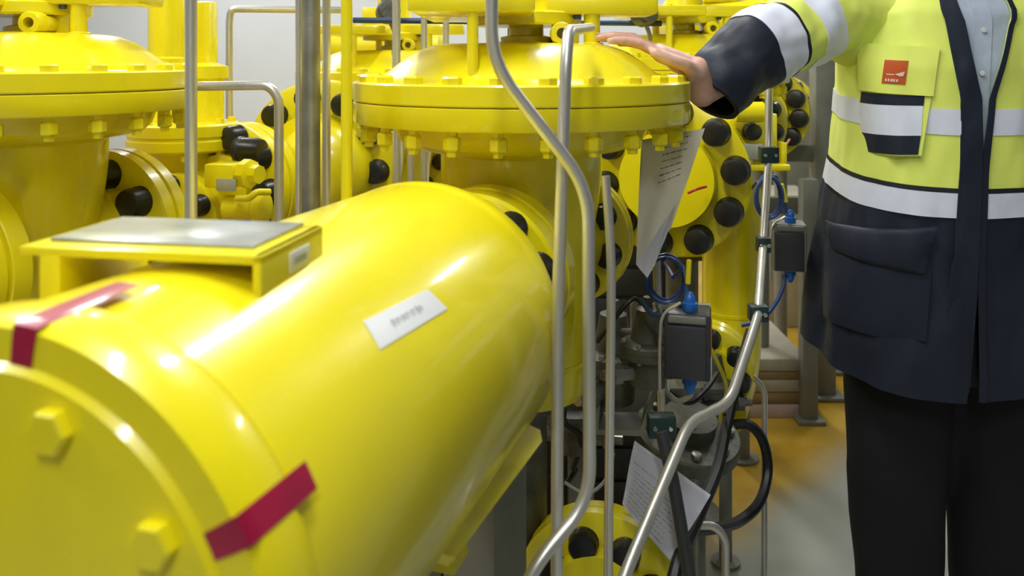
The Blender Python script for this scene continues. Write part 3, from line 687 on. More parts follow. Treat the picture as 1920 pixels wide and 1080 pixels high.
# skid beams
for (a, b_, sz, lb) in (((.13, 2.05, .60), (.44, 2.05, .60), (.06, .08), 'upper grey skid beam behind the charcoal switch box'), ((.13, 2.05, .10), (.44, 2.05, .10), (.10, .10), 'lower grey skid beam on the floor behind the lower paper')):
    bm = bmesh.new(); c = (V(a)+V(b_))/2; box(bm, c, (V(b_)-V(a)).length and ((V(b_)-V(a)).length, sz[0], sz[1]), None, .004); solo('skid_beam', bm, GREYM, lb, 'beam')
for (x, lb) in ((.165, 'left grey upright of the skid under the middle regulator'), (.42, 'right grey upright of the skid under the middle regulator')):
    bm = bmesh.new(); box(bm, (x, 2.05, .32), (.06, .055, .64), None, .004); solo('skid_upright', bm, GREYM, lb, 'post')
def cast_valve(px, py, Y, s, rot, label, m=CASTM, hand=False):
    """small grey cast pilot regulator with bonnet, side ports and a bolted collar"""
    c = P(px, py, Y); A = axes((math.cos(rot), math.sin(rot), 0)); t = thing('pilot_regulator', c-UP*.08*s, label, 'pilot regulator')
    bm = bmesh.new(); lathe(bm, [(.02*s, -.08*s), (.045*s, -.07*s), (.05*s, -.02*s), (.05*s, .0), (.07*s, .003*s), (.07*s, .02*s)], c, (0, 0, 1), 28); part('body', bm, m, t)
    bm = bmesh.new(); lathe(bm, [(.07*s, .021*s), (.07*s, .035*s), (.045*s, .045*s), (.035*s, .09*s), (.03*s, .12*s), (.012*s, .125*s), (.012*s, .15*s)], c, (0, 0, 1), 28); part('bonnet', bm, m, t)
    for sx in (-1, 1):
        bm = bmesh.new(); lathe(bm, [(.02*s, .03*s), (.02*s, .075*s), (.027*s, .077*s), (.027*s, .098*s), (.014*s, .10*s), (.014*s, .125*s)], c-UP*.035*s, A@V((sx, 0, 0)), 8); part('port', bm, STEELD, t)
    for k in range(6):
        a = PI/3*k; bm = bmesh.new(); lathe(bm, [(.007*s, -.004*s), (.008*s, .0), (.008*s, .038*s), (.006*s, .045*s)], c+V((.06*s*math.cos(a), .06*s*math.sin(a), 0)), (0, 0, 1), 6); part('bolt', bm, STEELD, t)
cast_valve(1215, 668, 1.72, .8, .3, 'small cast grey pilot regulator left of the charcoal switch box')
cast_valve(1075, 790, 1.95, .9, -.2, 'small cast grey pilot regulator between the steel tubes below the vessel end')
cast_valve(1150, 690, 1.88, 1.0, .8, 'cast grey pilot regulator behind the slim tube, under the yellow outlet flange')
cast_valve(1335, 735, 2.12, .8, .1, 'cast grey pilot regulator below and right of the charcoal switch box')
# folded sheet bracket
bm = bmesh.new()
q = [P(1110, 815, 1.8), P(1120, 700, 1.85), P(1128, 700, 1.85), P(1122, 806, 1.8), P(1200, 806, 1.8), P(1235, 700, 1.78), P(1243, 706, 1.78), P(1205, 818, 1.8)]
f = bm.faces.new([bm.verts.new(v) for v in q])
r = bmesh.ops.extrude_face_region(bm, geom=[f]); bmesh.ops.translate(bm, verts=[v for v in r['geom'] if isinstance(v, bmesh.types.BMVert)], vec=(.02, .09, .0)); bmesh.ops.recalc_face_normals(bm, faces=bm.faces)
solo('sheet_bracket', bm, GREYM, 'folded grey sheet bracket directly above the lower paper', 'bracket')
# grey cast flange behind the lower paper
p = P(1290, 800, 1.95)
t = thing('grey_flange', p-UP*.11, 'broad grey cast flange with bolt holes behind the lower paper and the kinked tube', 'flange')
bm = bmesh.new(); lathe(bm, [(.05, -.06), (.09, -.05), (.10, -.035), (.118, -.03), (.12, -.026), (.12, .0), (.116, .004), (.06, .006), (.06, .04), (.03, .045)], p-UP*.01, (.12, -.25, 1), 48); part('disc', bm, CASTM, t)
for k in range(8):
    a = 2*PI*k/8; A_, B_, D_ = frame((.12, -.25, 1)); bm = bmesh.new(); lathe(bm, [(.01, 0), (.012, .002), (.012, .012), (.008, .014)], p-UP*.01+(A_*math.cos(a)+B_*math.sin(a))*.095+D_*.004, D_, 6); part('bolt', bm, STEELD, t)
bm = bmesh.new(); lathe(bm, [(.04, 0), (.04, p.z-.05)], (p.x, p.y, 0), (0, 0, 1), 24); part('stand', bm, GREYM, t)
# ================================================================== PAPERS
def sheet(pts, name, m, parent=None, bulge=.0, n=14):
    """a quad patch with curl; pts TL, TR, BR, BL"""
    bm = bmesh.new(); a, b_, c, d = [V(p) for p in pts]; rows = []
    nn = (b_-a).cross(d-a).normalized()
    for i in range(n+1):
        row = []
        for j in range(n+1):
            u, v = j/n, i/n
            row.append(bm.verts.new(a*(1-u)*(1-v)+b_*u*(1-v)+c*u*v+d*(1-u)*v+nn*(bulge*math.sin(PI*u)*(.4+.6*v))+nn*.002*math.sin(9*u+5*v)))
        rows.append(row)
    for i in range(n):
        for j in range(n): bm.faces.new((rows[i][j], rows[i][j+1], rows[i+1][j+1], rows[i+1][j]))
    return bm, rows
def writing(pts, lines, parent, bulge, t0, t1, u0, u1, seed, th=.004):
    rnd = random.Random(seed); a, b_, c, d = [V(p) for p in pts]; nn = (b_-a).cross(d-a).normalized()
    bm = bmesh.new()
    def q(u, v): return a*(1-u)*(1-v)+b_*u*(1-v)+c*u*v+d*(1-u)*v+nn*(bulge*math.sin(PI*u)*(.4+.6*v)+.002*math.sin(9*u+5*v))
    off = nn*.0011*(-1 if nn.y > 0 else 1)
    for k in range(lines):
        v = t0+(t1-t0)*k/max(1, lines-1); u = u0
        end = u1-rnd.random()*.15*(u1-u0)
        while u < end:
            du = .03+.07*rnd.random(); h = th*(.5+.6*rnd.random())
            vs = [bm.verts.new(q(uu, vv)+off) for uu, vv in ((u, v-h), (min(u+du, end), v-h), (min(u+du, end), v+h), (u, v+h))]
            bm.faces.new(vs); u += du+.02
    part('printed_lines', bm, INK, parent)
pp = [P(1203, 262, 1.58), P(1322, 240, 1.60), P(1258, 430, 1.56), P(1192, 495, 1.52)]
t = thing('hanging_paper', P(1215, 520, 1.52), 'creased sheet of paper hanging below the hand from the middle regulator rim', 'paper')
bm, rows = sheet(pp, 'sheet', PAPER, t, .012); bmesh.ops.solidify(bm, geom=bm.faces[:], thickness=.0007); sh = part('sheet', bm, PAPER, t, ang=60)
writing(pp, 7, sh, .012, .05, .42, .38, .82, 3, .006)
pc_ = [P(1192, 495, 1.52), P(1268, 380, 1.555), P(1250, 440, 1.53), P(1214, 522, 1.50)]
bm, rows = sheet(pc_, 'curled_corner', PAPERW, t, .006); bmesh.ops.solidify(bm, geom=bm.faces[:], thickness=.0007); part('curled_corner', bm, PAPERW, t, 'paler back side of the sheet curling forward', ang=60)
pl = [P(1190, 826, 1.50), P(1333, 928, 1.50), P(1256, 1050, 1.46), P(1166, 945, 1.46)]
t = thing('paper_tag', P(1256, 1050, 1.46), 'white printed sheet stuck slantwise behind the leaning grey tube near the floor', 'paper')
bm, rows = sheet(pl, 'sheet', PAPERW, t, .006); bmesh.ops.solidify(bm, geom=bm.faces[:], thickness=.0007); sh = part('sheet', bm, PAPERW, t, ang=60)
writing(pl, 1, sh, .006, .30, .30, .05, .5, 5, .004)
writing(pl, 9, sh, .006, .42, .94, .08, .85, 6, .004)

# ================================================================== BOARDS, STEEL FRAME AT THE BACK RIGHT
x0, x1 = P(1385, 0, 3.4).x, P(1512, 0, 3.4).x
t = thing('board_stack', ((x0+x1)/2, 3.55, 0), 'stack of beige boards on a pinkish plank, between the frame posts at the back', 'boards')
for z0, h, m, wd, lb in ((.0, .055, PINKB, 0, 'pinkish plank'), (.056, .045, TIMBER, .02, 'brown board'), (.102, .05, BEIGE, .01, None), (.153, .03, TIMBER, .02, 'brown board'), (.184, .05, BEIGE, .0, None)):
    bm = bmesh.new(); box(bm, ((x0+x1)/2, 3.62, z0+h/2), (x1-x0-wd, .5, h), None, .006); part('board', bm, m, t, lb)
bm = bmesh.new(); box(bm, (P(1452, 0, 4.6).x, 4.75, .34), (.50, .5, .68), None, .01)
solo('plinth', bm, BEIGE, 'low beige block behind the stack of boards at the back wall', 'plinth')
def post(px, Y, w_, label, h=CEIL-.02, m=GREYM, foot=True):
    x = P(px, 0, Y).x; t = thing('frame_post', (x, Y, 0), label, 'post')
    bm = bmesh.new(); box(bm, (x, Y, h/2), (w_, w_, h), None, .004); part('column', bm, m, t)
    if foot: bm = bmesh.new(); box(bm, (x, Y, .008), (w_*1.8, w_*1.8, .016), None, .003); part('foot_plate', bm, m, t)
post(1515, 3.35, .06, 'grey steel post right of the board stack', .95)
post(1542, 3.6, .085, 'tall grey steel column seen between the sleeve and the jacket')
post(1578, 3.9, .09, 'tall grey steel column farther back, partly behind the jacket')
for z, lb in ((1.02, 'upper grey cross beam of the frame behind the switch box'), (.80, 'lower grey cross beam of the frame behind the switch box')):
    bm = bmesh.new(); box(bm, (P(1515, 0, 3.6).x, 3.62, z), (.34, .05, .07), None, .004); solo('cross_beam', bm, GREYM, lb, 'beam')
bm = bmesh.new(); box(bm, (P(1500, 0, 5.1).x, 5.25, .95), (.70, .3, 1.9), None, .01)
solo('wall_cabinet', bm, mat('olive_grey_metal', (.22, .22, .17), .5, var=.15), 'olive grey metal cabinet between the posts behind the man', 'cabinet')

# ================================================================== THE MAN
def capsule(bm, a, b, ra, rb, n=20):
    a = V(a); b = V(b); d = b-a; L_ = d.length; pr = []
    for k in range(7):
        t = -PI/2+PI/2*k/6; pr.append((max(ra*math.cos(t), 0) if k else 0, ra*math.sin(t)))
    for k in range(1, 7):
        t = PI/2*k/6; pr.append((rb*math.cos(t) if k < 6 else 0, L_+rb*math.sin(t)))
    lathe(bm, pr, a, d, n)
def ell(bm, c, s, rot=None):
    g = bmesh.ops.create_uvsphere(bm, u_segments=28, v_segments=18, radius=1)
    for v in g['verts']:
        co = V((v.co.x*s[0], v.co.y*s[1], v.co.z*s[2]))
        if rot is not None: co = rot@co
        v.co = co+V(c)
def remesh(bm, vox, smooth=4, noise_amp=0, nscale=6, decim=None):
    me = bpy.data.meshes.new('tmp'); bm.to_mesh(me); bm.free()
    o = bpy.data.objects.new('tmp', me); COL.objects.link(o)
    m = o.modifiers.new('r', 'REMESH'); m.mode = 'VOXEL'; m.voxel_size = vox
    m2 = o.modifiers.new('s', 'SMOOTH'); m2.factor = .5; m2.iterations = smooth
    dg = bpy.context.evaluated_depsgraph_get(); e = o.evaluated_get(dg)
    b2 = bmesh.new(); b2.from_mesh(e.to_mesh()); e.to_mesh_clear()
    bpy.data.objects.remove(o); bpy.data.meshes.remove(me)
    if noise_amp:
        b2.normal_update()
        for v in b2.verts:
            v.co += v.normal*noise_amp*noise.noise(V((v.co.x*nscale*1.6, v.co.y*nscale*1.6, v.co.z*nscale)))
    return b2
man = thing('person', V((.955, 1.93, 0)), 'man in a yellow and navy high-visibility jacket and black trousers, hand resting on the regulator', 'person')
# ---- body, one continuous skin
bm = bmesh.new()
cxm, cym = .97, 1.93
ell(bm, (cxm, cym, 1.38), (.185, .115, .20)); ell(bm, (cxm, cym, 1.20), (.165, .11, .20)); ell(bm, (cxm, cym+.01, 1.0), (.175, .12, .15))
capsule(bm, (cxm-.16, cym, 1.545), (cxm+.16, cym, 1.545), .06, .06)
capsule(bm, (cxm, cym, 1.52), (cxm, cym-.015, 1.68), .065, .058)
# head
hc = V((cxm-.01, cym-.035, 1.775)); ell(bm, hc, (.078, .097, .118)); ell(bm, hc+V((0, -.025, -.055)), (.058, .062, .062))
ell(bm, hc+V((0, -.10, -.005)), (.012, .020, .022)); ell(bm, hc+V((0, -.108, -.022)), (.017, .016, .011))
for s in (-1, 1):
    ell(bm, hc+V((s*.08, .005, -.008)), (.010, .018, .032)); ell(bm, hc+V((s*.031, -.083, .012)), (.015, .012, .010)); ell(bm, hc+V((s*.03, -.088, .030)), (.020, .010, .006))
ell(bm, hc+V((0, -.092, -.055)), (.024, .010, .006)); ell(bm, hc+V((0, -.090, -.065)), (.021, .010, .006)); ell(bm, hc+V((0, -.075, -.098)), (.022, .016, .014))
# right arm (reaches the regulator)
SH = V((.80, 1.94, 1.53)); EL = V((.60, 1.82, 1.47)); WR = V((.370, 1.662, 1.352))
capsule(bm, (cxm-.15, cym, 1.54), SH, .06, .055); capsule(bm, SH, EL, .052, .042); capsule(bm, EL, WR+(EL-WR)*.12, .042, .028); capsule(bm, WR+(EL-WR)*.15, WR, .028, .026)
# left arm hangs
SH2 = V((1.14, 1.95, 1.53)); EL2 = V((1.22, 1.97, 1.23)); WR2 = V((1.24, 1.90, .98))
capsule(bm, (cxm+.15, cym, 1.54), SH2, .06, .055); capsule(bm, SH2, EL2, .052, .042); capsule(bm, EL2, WR2, .042, .027)
# legs
HR = [V((.875, 1.93, .93)), V((.862, 1.915, .50)), V((.878, 1.95, .09))]
HL = [V((1.065, 1.93, .93)), V((1.085, 1.915, .50)), V((1.10, 1.95, .09))]
for Lg in (HR, HL):
    capsule(bm, Lg[0], Lg[1], .085, .057); capsule(bm, Lg[1], Lg[2], .057, .038); capsule(bm, Lg[2]-V((0, 0, .02)), Lg[2]+V((0, -.13, -.05)), .038, .028)
# right hand: palm over the rim, fingers along the dome
def hand(bm, wr, knuckles, fingers, thumb, pr=.0135):
    for k in knuckles: capsule(bm, wr, k, .019, pr)
    for i in range(len(knuckles)-1): capsule(bm, knuckles[i], knuckles[i+1], pr, pr); m_ = (knuckles[i]+knuckles[i+1])/2; capsule(bm, wr, m_, .019, pr)
    for ch, r0 in fingers:
        for i in range(len(ch)-1):
            ra = r0*(1-.09*i); rb = r0*(1-.09*(i+1)); capsule(bm, ch[i], ch[i+1], ra, rb, 16)
            ell(bm, ch[i], (ra*1.06,)*3)
    for i in range(len(thumb)-1): capsule(bm, thumb[i], thumb[i+1], (.0165, .0135, .0115, .010)[i], (.0135, .0115, .010, .009)[i], 16)
K = [V((.280, 1.592, 1.4270)), V((.276, 1.614, 1.434)), V((.282, 1.636, 1.432)), V((.292, 1.657, 1.427))]
HB = V((.352, 1.640, 1.404))
F = [([K[0], V((.236, 1.582, 1.4480)), V((.205, 1.576, 1.4535)), V((.182, 1.573, 1.4535))], .0112),
     ([K[1], V((.226, 1.606, 1.4590)), V((.190, 1.601, 1.4620)), V((.163, 1.598, 1.4595))], .0116),
     ([K[2], V((.232, 1.636, 1.4580)), V((.198, 1.635, 1.4610)), V((.172, 1.634, 1.4590))], .0110),
     ([K[3], V((.254, 1.665, 1.4450)), V((.230, 1.668, 1.4500)), V((.210, 1.669, 1.4500))], .0095)]
TH = [V((.352, 1.618, 1.392)), V((.322, 1.588, 1.4085)), V((.288, 1.573, 1.4190)), V((.262, 1.567, 1.4310))]
bmw = bm
for k in [HB+V((0, -.018, -.002)), HB+V((.004, .004, 0)), HB+V((.004, .024, -.004))]: capsule(bm, WR, k, .027, .021)
hand(bm, HB, K, F, TH, .0165)
ell(bm, V((.345, 1.625, 1.396)), (.026, .028, .022)); ell(bm, V((.33, 1.645, 1.408)), (.03, .03, .018))
K2 = [WR2+V((-.012+.0, -.036, -.085)), WR2+V((-.004, -.014, -.092)), WR2+V((.0, .008, -.09)), WR2+V((.002, .028, -.083))]
F2 = [([k, k+V((-.012, -.004, -.040)), k+V((-.026, -.004, -.062)), k+V((-.038, -.002, -.075))], .0092) for k in K2]
TH2 = [WR2+V((-.004, -.02, -.02)), WR2+V((-.014, -.048, -.05)), WR2+V((-.02, -.058, -.08)), WR2+V((-.024, -.056, -.10))]
hand(bm, WR2, K2, F2, TH2)
b2 = remesh(bm, .0040, 4)
body = part('body', b2, SKIN, man, ang=180)
# nails on the visible hand
for ch, r0 in F:
    tip = ch[-1]; prev = ch[-2]; d_ = (tip-prev).normalized()
    bm = bmesh.new(); ell(bm, tip+V((0, 0, r0*.66))+d_*.001, (.0062, .0045, .0014)); part('fingernail', bm, mat('nail', (.72, .50, .42), .3), body)
bm = bmesh.new()
ell(bm, hc+V((0, .018, .03)), (.088, .096, .108)); 
for v in list(bm.verts):
    if v.co.y < hc.y-.055 and v.co.z < hc.z+.055: v.co.y = hc.y-.045
    if v.co.z < hc.z-.05: v.co.z = hc.z-.05
part('hair', bm, HAIR, man)

# ---- trousers
bm = bmesh.new()
ell(bm, (cxm, cym+.01, .96), (.20, .135, .16))
for Lg, sx in ((HR, -1), (HL, 1)):
    p0 = Lg[0]+V((0, 0, -.05)); p1 = Lg[1]; p2 = V((Lg[2].x, Lg[2].y+.0, .10))
    capsule(bm, p0, p1, .122, .104, 28); capsule(bm, p1, p2, .104, .088, 28)
b2 = remesh(bm, .011, 3, .012, 5)
part('trousers', b2, TROUM, man, ang=180)
for Lg in (HR, HL):
    bm = bmesh.new(); a = V((Lg[2].x, Lg[2].y+.02, .055)); capsule(bm, a, a+V((0, -.19, -.015)), .052, .040); ell(bm, a+V((0, -.07, -.03)), (.052, .15, .024))
    b2 = remesh(bm, .008, 2)
    for v in b2.verts: v.co.z = max(v.co.z, .002)
    part('shoe', b2, BLACKM, man, ang=180)

# ---- jacket
def lerp_tab(tab, z):
    if z <= tab[0][0]: return tab[0][1]
    for (z0, v0), (z1, v1) in zip(tab, tab[1:]):
        if z <= z1:
            t = (z-z0)/(z1-z0); return v0+(v1-v0)*t
    return tab[-1][1]
TCX = [(.70, .935), (.96, .948), (1.16, .960), (1.40, .975), (1.50, .990), (1.62, .985)]
TA = [(.70, .262), (.80, .260), (.96, .246), (1.16, .226), (1.33, .222), (1.44, .232), (1.52, .235), (1.57, .185), (1.60, .125), (1.63, .080), (1.68, .075)]
TB = [(.70, .195), (.96, .190), (1.16, .182), (1.40, .176), (1.52, .150), (1.57, .118), (1.60, .090), (1.63, .075), (1.68, .072)]
def kz(z): return .020+max(0, (1.36-z))*.055
def J(phi, z, off=0.):
    """jacket skin: phi 0 = front middle, negative = his right side (towards the regulator)"""
    cx = lerp_tab(TCX, z); a = lerp_tab(TA, z)+off; b = lerp_tab(TB, z)+off
    e = 2/2.35; s_, c_ = math.sin(phi), math.cos(phi)
    x = a*math.copysign(abs(s_)**e, s_); y = -b*math.copysign(abs(c_)**e, c_)
    p = V((cx+x, cym+y, z+kz(z)*(1-c_)*(1 if z < 1.45 else max(0, (1.55-z)/.1))))
    n = V((x/a/a, y/b/b, 0)).normalized()
    amp = .016 if z < 1.09 else .010
    f = noise.noise(V((phi*2.3+3, z*4.2+phi*1.5, 1.7)))*amp+noise.noise(V((phi*6+z*3, z*9-phi*4, 5)))*amp*.35
    f += .006*math.sin(phi*7+z*11)*noise.noise(V((phi*1.2, z*2, 9)))*2
    if z > 1.5: f *= .5
    f *= min(1, abs(phi)*6+.25)
    return p+n*f
def gap(z):
    if z > 1.34: return .035+(z-1.34)*.9
    if z < 1.0: return .012+(1.0-z)*.10
    return .012+ (.023*(z-1.2)/.14 if z > 1.2 else 0)
def hem(phi): return .722
def gsolid(fo, fi, nu, nv, mi=None):
    """thin solid between an outer and an inner sheet"""
    bm = bmesh.new()
    A = [[bm.verts.new(fo(j/nu, i/nv)) for j in range(nu+1)] for i in range(nv+1)]
    B = [[bm.verts.new(fi(j/nu, i/nv)) for j in range(nu+1)] for i in range(nv+1)]
    for i in range(nv):
        k = 1 if mi and mi((i+.5)/nv) else 0
        for j in range(nu):
            bm.faces.new((A[i][j], A[i][j+1], A[i+1][j+1], A[i+1][j])).material_index = k
            bm.faces.new((B[i][j], B[i+1][j], B[i+1][j+1], B[i][j+1])).material_index = k
        bm.faces.new((A[i][0], A[i+1][0], B[i+1][0], B[i][0])).material_index = k
        bm.faces.new((A[i][nu], B[i][nu], B[i+1][nu], A[i+1][nu])).material_index = k
    for j in range(nu):
        bm.faces.new((A[0][j], B[0][j], B[0][j+1], A[0][j+1])).material_index = 1 if mi and mi(0) else 0
        bm.faces.new((A[nv][j], A[nv][j+1], B[nv][j+1], B[nv][j])).material_index = 1 if mi and mi(1) else 0
    bmesh.ops.recalc_face_normals(bm, faces=bm.faces)
    return bm
def shell(phi0, phi1, z0, z1, off, bm=None, nu=60, nv=40, gapped=True, th=.003, split=None, tilt=0.):
    """closed-thickness panel of the jacket between two angles and two heights"""
    def q(u, v):
        z = z0+(z1-z0)*v
        a0 = phi0(z) if callable(phi0) else phi0; a1 = phi1(z) if callable(phi1) else phi1
        return a0+(a1-a0)*u, z
    return gsolid(lambda u, v: J(*q(u, v), off), lambda u, v: J(*q(u, v), off-th), nu, nv, (lambda v: z0+(z1-z0)*v < split) if split is not None else None)
ZSPLIT = 1.093
jk = part('jacket', shell(lambda z: gap(z), lambda z: 2*PI-gap(z), .722, 1.63, 0, nu=150, nv=88, split=ZSPLIT, th=.004), [HIVIS, NAVYF], man, ang=70)
# reflective bands and black edging run round the body
def band(z0, z1, m, name, off=.0022, ph0=None, ph1=None, th=.0012, label=None, parent=None):
    ph0 = ph0 or (lambda z: gap(z)+.02); ph1 = ph1 or (lambda z: 2*PI-gap(z)-.13)
    return part(name, shell(ph0, ph1, z0, z1, off, nu=150, nv=max(3, int((z1-z0)/.012)), th=th), m, parent or man, label, ang=70)
band(1.262, 1.316, REFL, 'reflective_band', label='pale lavender reflective band across the chest')
band(1.092, 1.143, REFL, 'reflective_band', label='pale reflective band across the waist')
band(1.143, 1.153, PIPING, 'piping', off=.0024)
# front placket (his right edge) and the inner facing of the other edge
part('front_placket', shell(lambda z: -gap(z)-.155+(.02 if z > 1.0 else .0), lambda z: -gap(z)+.012, .722, 1.60, .0062, nu=14, nv=80, th=.004), NAVYF, man, ang=70)
part('front_edge', shell(lambda z: gap(z)-.012, lambda z: gap(z)+.028, .722, 1.60, .0045, nu=4, nv=80, th=.003), NAVYF, man, ang=70)
part('zip', shell(lambda z: -gap(z)-.008, lambda z: -gap(z)+.022, .74, 1.56, .0015, nu=3, nv=80, th=.002), DARKM, man, ang=70)
# collar leaning open
part('collar', shell(lambda z: gap(z)*.9, lambda z: 2*PI-gap(z)*.9, 1.575, 1.665, .010, nu=70, nv=8, th=.006), NAVYF, man, ang=70)
# shirt inside the opening
def shirt_shell():
    bm = shell(-1.1, 1.1, 1.20, 1.64, -.016, nu=40, nv=40, th=.002); return bm
sh_ = part('shirt', shirt_shell(), SHIRT, man, ang=70)
part('shirt_placket', shell(-.06, .05, 1.22, 1.60, -.0135, nu=4, nv=30, th=.0015), SHIRT, sh_, ang=70)
for z in (1.30, 1.39, 1.48):
    bm = bmesh.new(); lathe(bm, [(.0055, 0), (.0055, .002), (.003, .0025), (0, .002)], J(-.005, z, -.010), (0, -1, 0), 14); part('button', bm, STICK, sh_)
part('lining', shell(lambda z: gap(z)*.3, lambda z: 2*PI-gap(z)*.3, .74, 1.18, -.03, nu=60, nv=20, th=.002), PIPING, man, 'black lining in the open front', ang=70)
# chest pocket with patch, bands and flap
def jxz(px, py):
    """(phi, z) on the jacket front under a picture point"""
    best = None
    d = V(((px-960)/FPX, 1, -(py-110)/FPX))
    z = 1.1; ph = -.5
    for it in range(60):
        q = J(ph, z); Y = q.y; w_ = V((0, 0, EYE))+d*Y
        z += (w_.z-q.z)*.8
        dph = .01; q2 = J(ph+dph, z); dx = (q2.x-q.x)/dph
        dy = (q2.y-q.y)/dph
        # move phi until x matches x = d.x*Y
        g = (q.x-d.x*q.y); gg = dx-d.x*dy
        ph -= max(-.1, min(.1, g/gg if abs(gg) > 1e-4 else 0))*.8
        ph = max(-1.5, min(1.5, ph))
    return ph, z
def panel(c4, off, m, name, parent, label=None, th=.0016, n=14, puff=0.):
    cs = [V(jxz(*c)) for c in c4]
    def q(u, v): return cs[0]*(1-u)*(1-v)+cs[1]*u*(1-v)+cs[2]*u*v+cs[3]*(1-u)*v
    def o_(u, v):
        p = q(u, v); return J(p.x, p.y, off+(puff*max(0, math.sin(PI*u)*math.sin(PI*min(1, v)))**.4 if puff else 0))
    def i_(u, v): p = q(u, v); return J(p.x, p.y, off-th)
    bm = gsolid(o_, i_, n, n)
    return part(name, bm, m, parent, label, ang=70)
pk = panel([(1614, 82), (1756, 92), (1728, 292), (1606, 282)], .005, HIVIS, 'chest_pocket', man, th=.004)
panel([(1619, 172), (1734, 180), (1732, 198), (1617, 192)], .0072, NAVYF, 'pocket_trim', pk, 'narrow dark trim of the pocket')
panel([(1617, 192), (1731, 198), (1728, 254), (1612, 246)], .0068, REFL, 'pocket_band', pk, 'reflective band on the pocket')
panel([(1612, 246), (1727, 254), (1722, 289), (1608, 280)], .0072, NAVYF, 'pocket_trim', pk, 'dark lower trim of the pocket')
fl = panel([(1620, 80), (1762, 88), (1750, 180), (1616, 168)], .0098, HIVIS, 'pocket_flap', pk, th=.003)
lg = panel([(1664, 112), (1706, 114), (1700, 158), (1658, 155)], .0118, LOGO, 'badge', fl, 'square orange badge with a small white mark', th=.001, n=4)
panel([(1682, 139), (1700, 134), (1697, 143), (1690, 143)], .0129, LOGOW, 'badge_mark', lg, th=.0006, n=2)
panel([(1667, 138), (1681, 139), (1681, 141), (1667, 140)], .0129, LOGOW, 'badge_mark', lg, th=.0006, n=2)
for k, wd in enumerate((3, 3, 4, 3, 3)):
    x_ = 1665+k*5
    panel([(x_, 147+k*.4), (x_+wd, 147+k*.4), (x_+wd-.6, 152+k*.4), (x_-.6, 152+k*.4)], .0129, LOGOW, 'badge_mark', lg, th=.0006, n=1)
# lower pocket with a lifted flap
lp = panel([(1556, 420), (1752, 424), (1736, 640), (1546, 590)], .004, NAVYF, 'side_pocket', man, th=.003, puff=.006)
panel([(1556, 412), (1757, 424), (1732, 511), (1573, 468)], .013, NAVYF, 'pocket_flap', lp, 'dark flap lifting at one corner', th=.003, puff=.008)
lp2 = part('side_pocket', shell(.45, 1.15, .88, 1.06, .005, nu=24, nv=14, th=.003), NAVYF, man, ang=70)
part('pocket_flap', shell(.43, 1.17, 1.0, 1.065, .012, nu=24, nv=8, th=.003), NAVYF, lp2, ang=70)
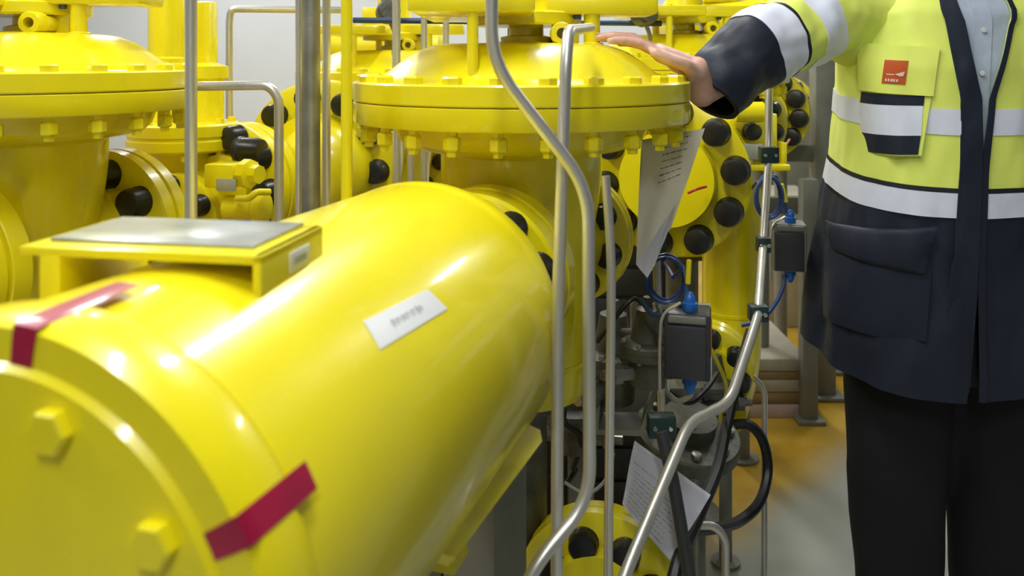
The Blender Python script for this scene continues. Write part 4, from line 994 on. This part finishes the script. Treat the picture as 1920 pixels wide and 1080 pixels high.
# ---- sleeves
def sleeve(cs, name, bands, swap, parent=man, seed=1, cut=.34):
    pts = smoothpath([c[0] for c in cs], 10); nseg = len(pts)-1
    rad = [c[1] for c in cs]
    def rr(t):
        q = t*(len(rad)-1); i = min(int(q), len(rad)-2); f = q-i; f = f*f*(3-2*f); return rad[i]*(1-f)+rad[i+1]*f
    # frames
    fr = []; a = None
    for i, p in enumerate(pts):
        t = (pts[min(i+1, nseg)]-pts[max(i-1, 0)]).normalized()
        if a is None: a = (V((0, 0, 1))-t*t.z).normalized() if abs(t.z) < .9 else V((0, -1, 0))
        a = (a-t*a.dot(t)).normalized(); fr.append((p, a, t.cross(a), t))
    def pt(t, th, off=0):
        q = max(0, min(nseg-1e-6, t*nseg)); i = int(q); f = q-i
        p = fr[i][0]*(1-f)+fr[i+1][0]*f; A = (fr[i][1]*(1-f)+fr[i+1][1]*f).normalized(); B = (fr[i][2]*(1-f)+fr[i+1][2]*f).normalized()
        r = rr(t)+off
        fold = noise.noise(V((math.cos(th)*1.4+seed, math.sin(th)*1.4, t*9)))*.010+noise.noise(V((math.cos(th)*3, math.sin(th)*3+seed, t*22)))*.004
        fold *= min(1, .25+t*4)
        return p+(A*math.cos(th)+B*math.sin(th))*(r+fold)
    def ring_shell(t0, t1, off, n, th=.002, split=None, nn=64):
        bm = bmesh.new(); rows = [[bm.verts.new(pt(t0+(t1-t0)*i/n, 2*PI*k/nn, off)) for k in range(nn)] for i in range(n+1)]
        for i in range(n):
            for k in range(nn):
                f = bm.faces.new((rows[i][k], rows[i][(k+1) % nn], rows[i+1][(k+1) % nn], rows[i+1][k]))
                if split is not None and t0+(t1-t0)*(i+.5)/n < split: f.material_index = 1
        bmesh.ops.recalc_face_normals(bm, faces=bm.faces); bmesh.ops.solidify(bm, geom=bm.faces[:], thickness=th); return bm
    sl_ = part(name, ring_shell(0, 1, 0, 70, .003, cut), [HIVIS, NAVYF], parent, ang=70)
    for (t0, t1, m, nm) in bands: part(nm, ring_shell(t0, t1, .002, 8, .0014), m, sl_, ang=70)
    cu = part('cuff', ring_shell(0.0, .028, -.004, 3, .006), PIPING, sl_, ang=70)
    return sl_
sleeve([(V((.392, 1.685, 1.338)), .060), (V((.432, 1.71, 1.388)), .073), (V((.500, 1.745, 1.438)), .080), (V((.570, 1.79, 1.468)), .082), (V((.640, 1.835, 1.492)), .084), (V((.710, 1.885, 1.515)), .092), (V((.790, 1.925, 1.500)), .105), (V((.87, 1.94, 1.48)), .10)],
    'right_sleeve'.replace('right_', ''), [(.27, .375, REFL, 'reflective_band'), (.375, .388, PIPING, 'piping'), (.475, .585, REFL, 'reflective_band')], True, cut=.27)
sleeve([(V((1.245, 1.915, 1.02)), .062), (V((1.245, 1.935, 1.10)), .068), (V((1.235, 1.96, 1.22)), .072), (V((1.205, 1.96, 1.36)), .078), (V((1.165, 1.95, 1.46)), .088), (V((1.09, 1.94, 1.50)), .10)],
    'sleeve', [(.25, .38, REFL, 'reflective_band'), (.48, .60, REFL, 'reflective_band')], True, seed=4, cut=.25)

cable('black_cable', [P(1120, 640, 1.8), P(1150, 600, 1.75), P(1190, 560, 1.75), P(1215, 600, 1.78), P(1200, 660, 1.8)], .005, BLACKM, 'black cable looping above the grey pilot regulators')
cable('black_cable', [P(1255, 735, 1.6), P(1290, 755, 1.6), P(1320, 735, 1.62), P(1345, 700, 1.7)], .0055, BLACKM, 'black cable curving below the charcoal switch box')
cable('grey_cable', [P(1060, 905, 1.9), P(1100, 925, 1.85), P(1135, 900, 1.85), P(1150, 850, 1.85)], .004, GREYL, 'pale thin cable looping left of the lower paper')
cable('blue_cable', [P(1288, 560, 1.545), P(1262, 585, 1.58), P(1225, 590, 1.62), P(1200, 560, 1.65)], .0045, BLUEC, 'thin blue cable sagging left of the charcoal switch box')
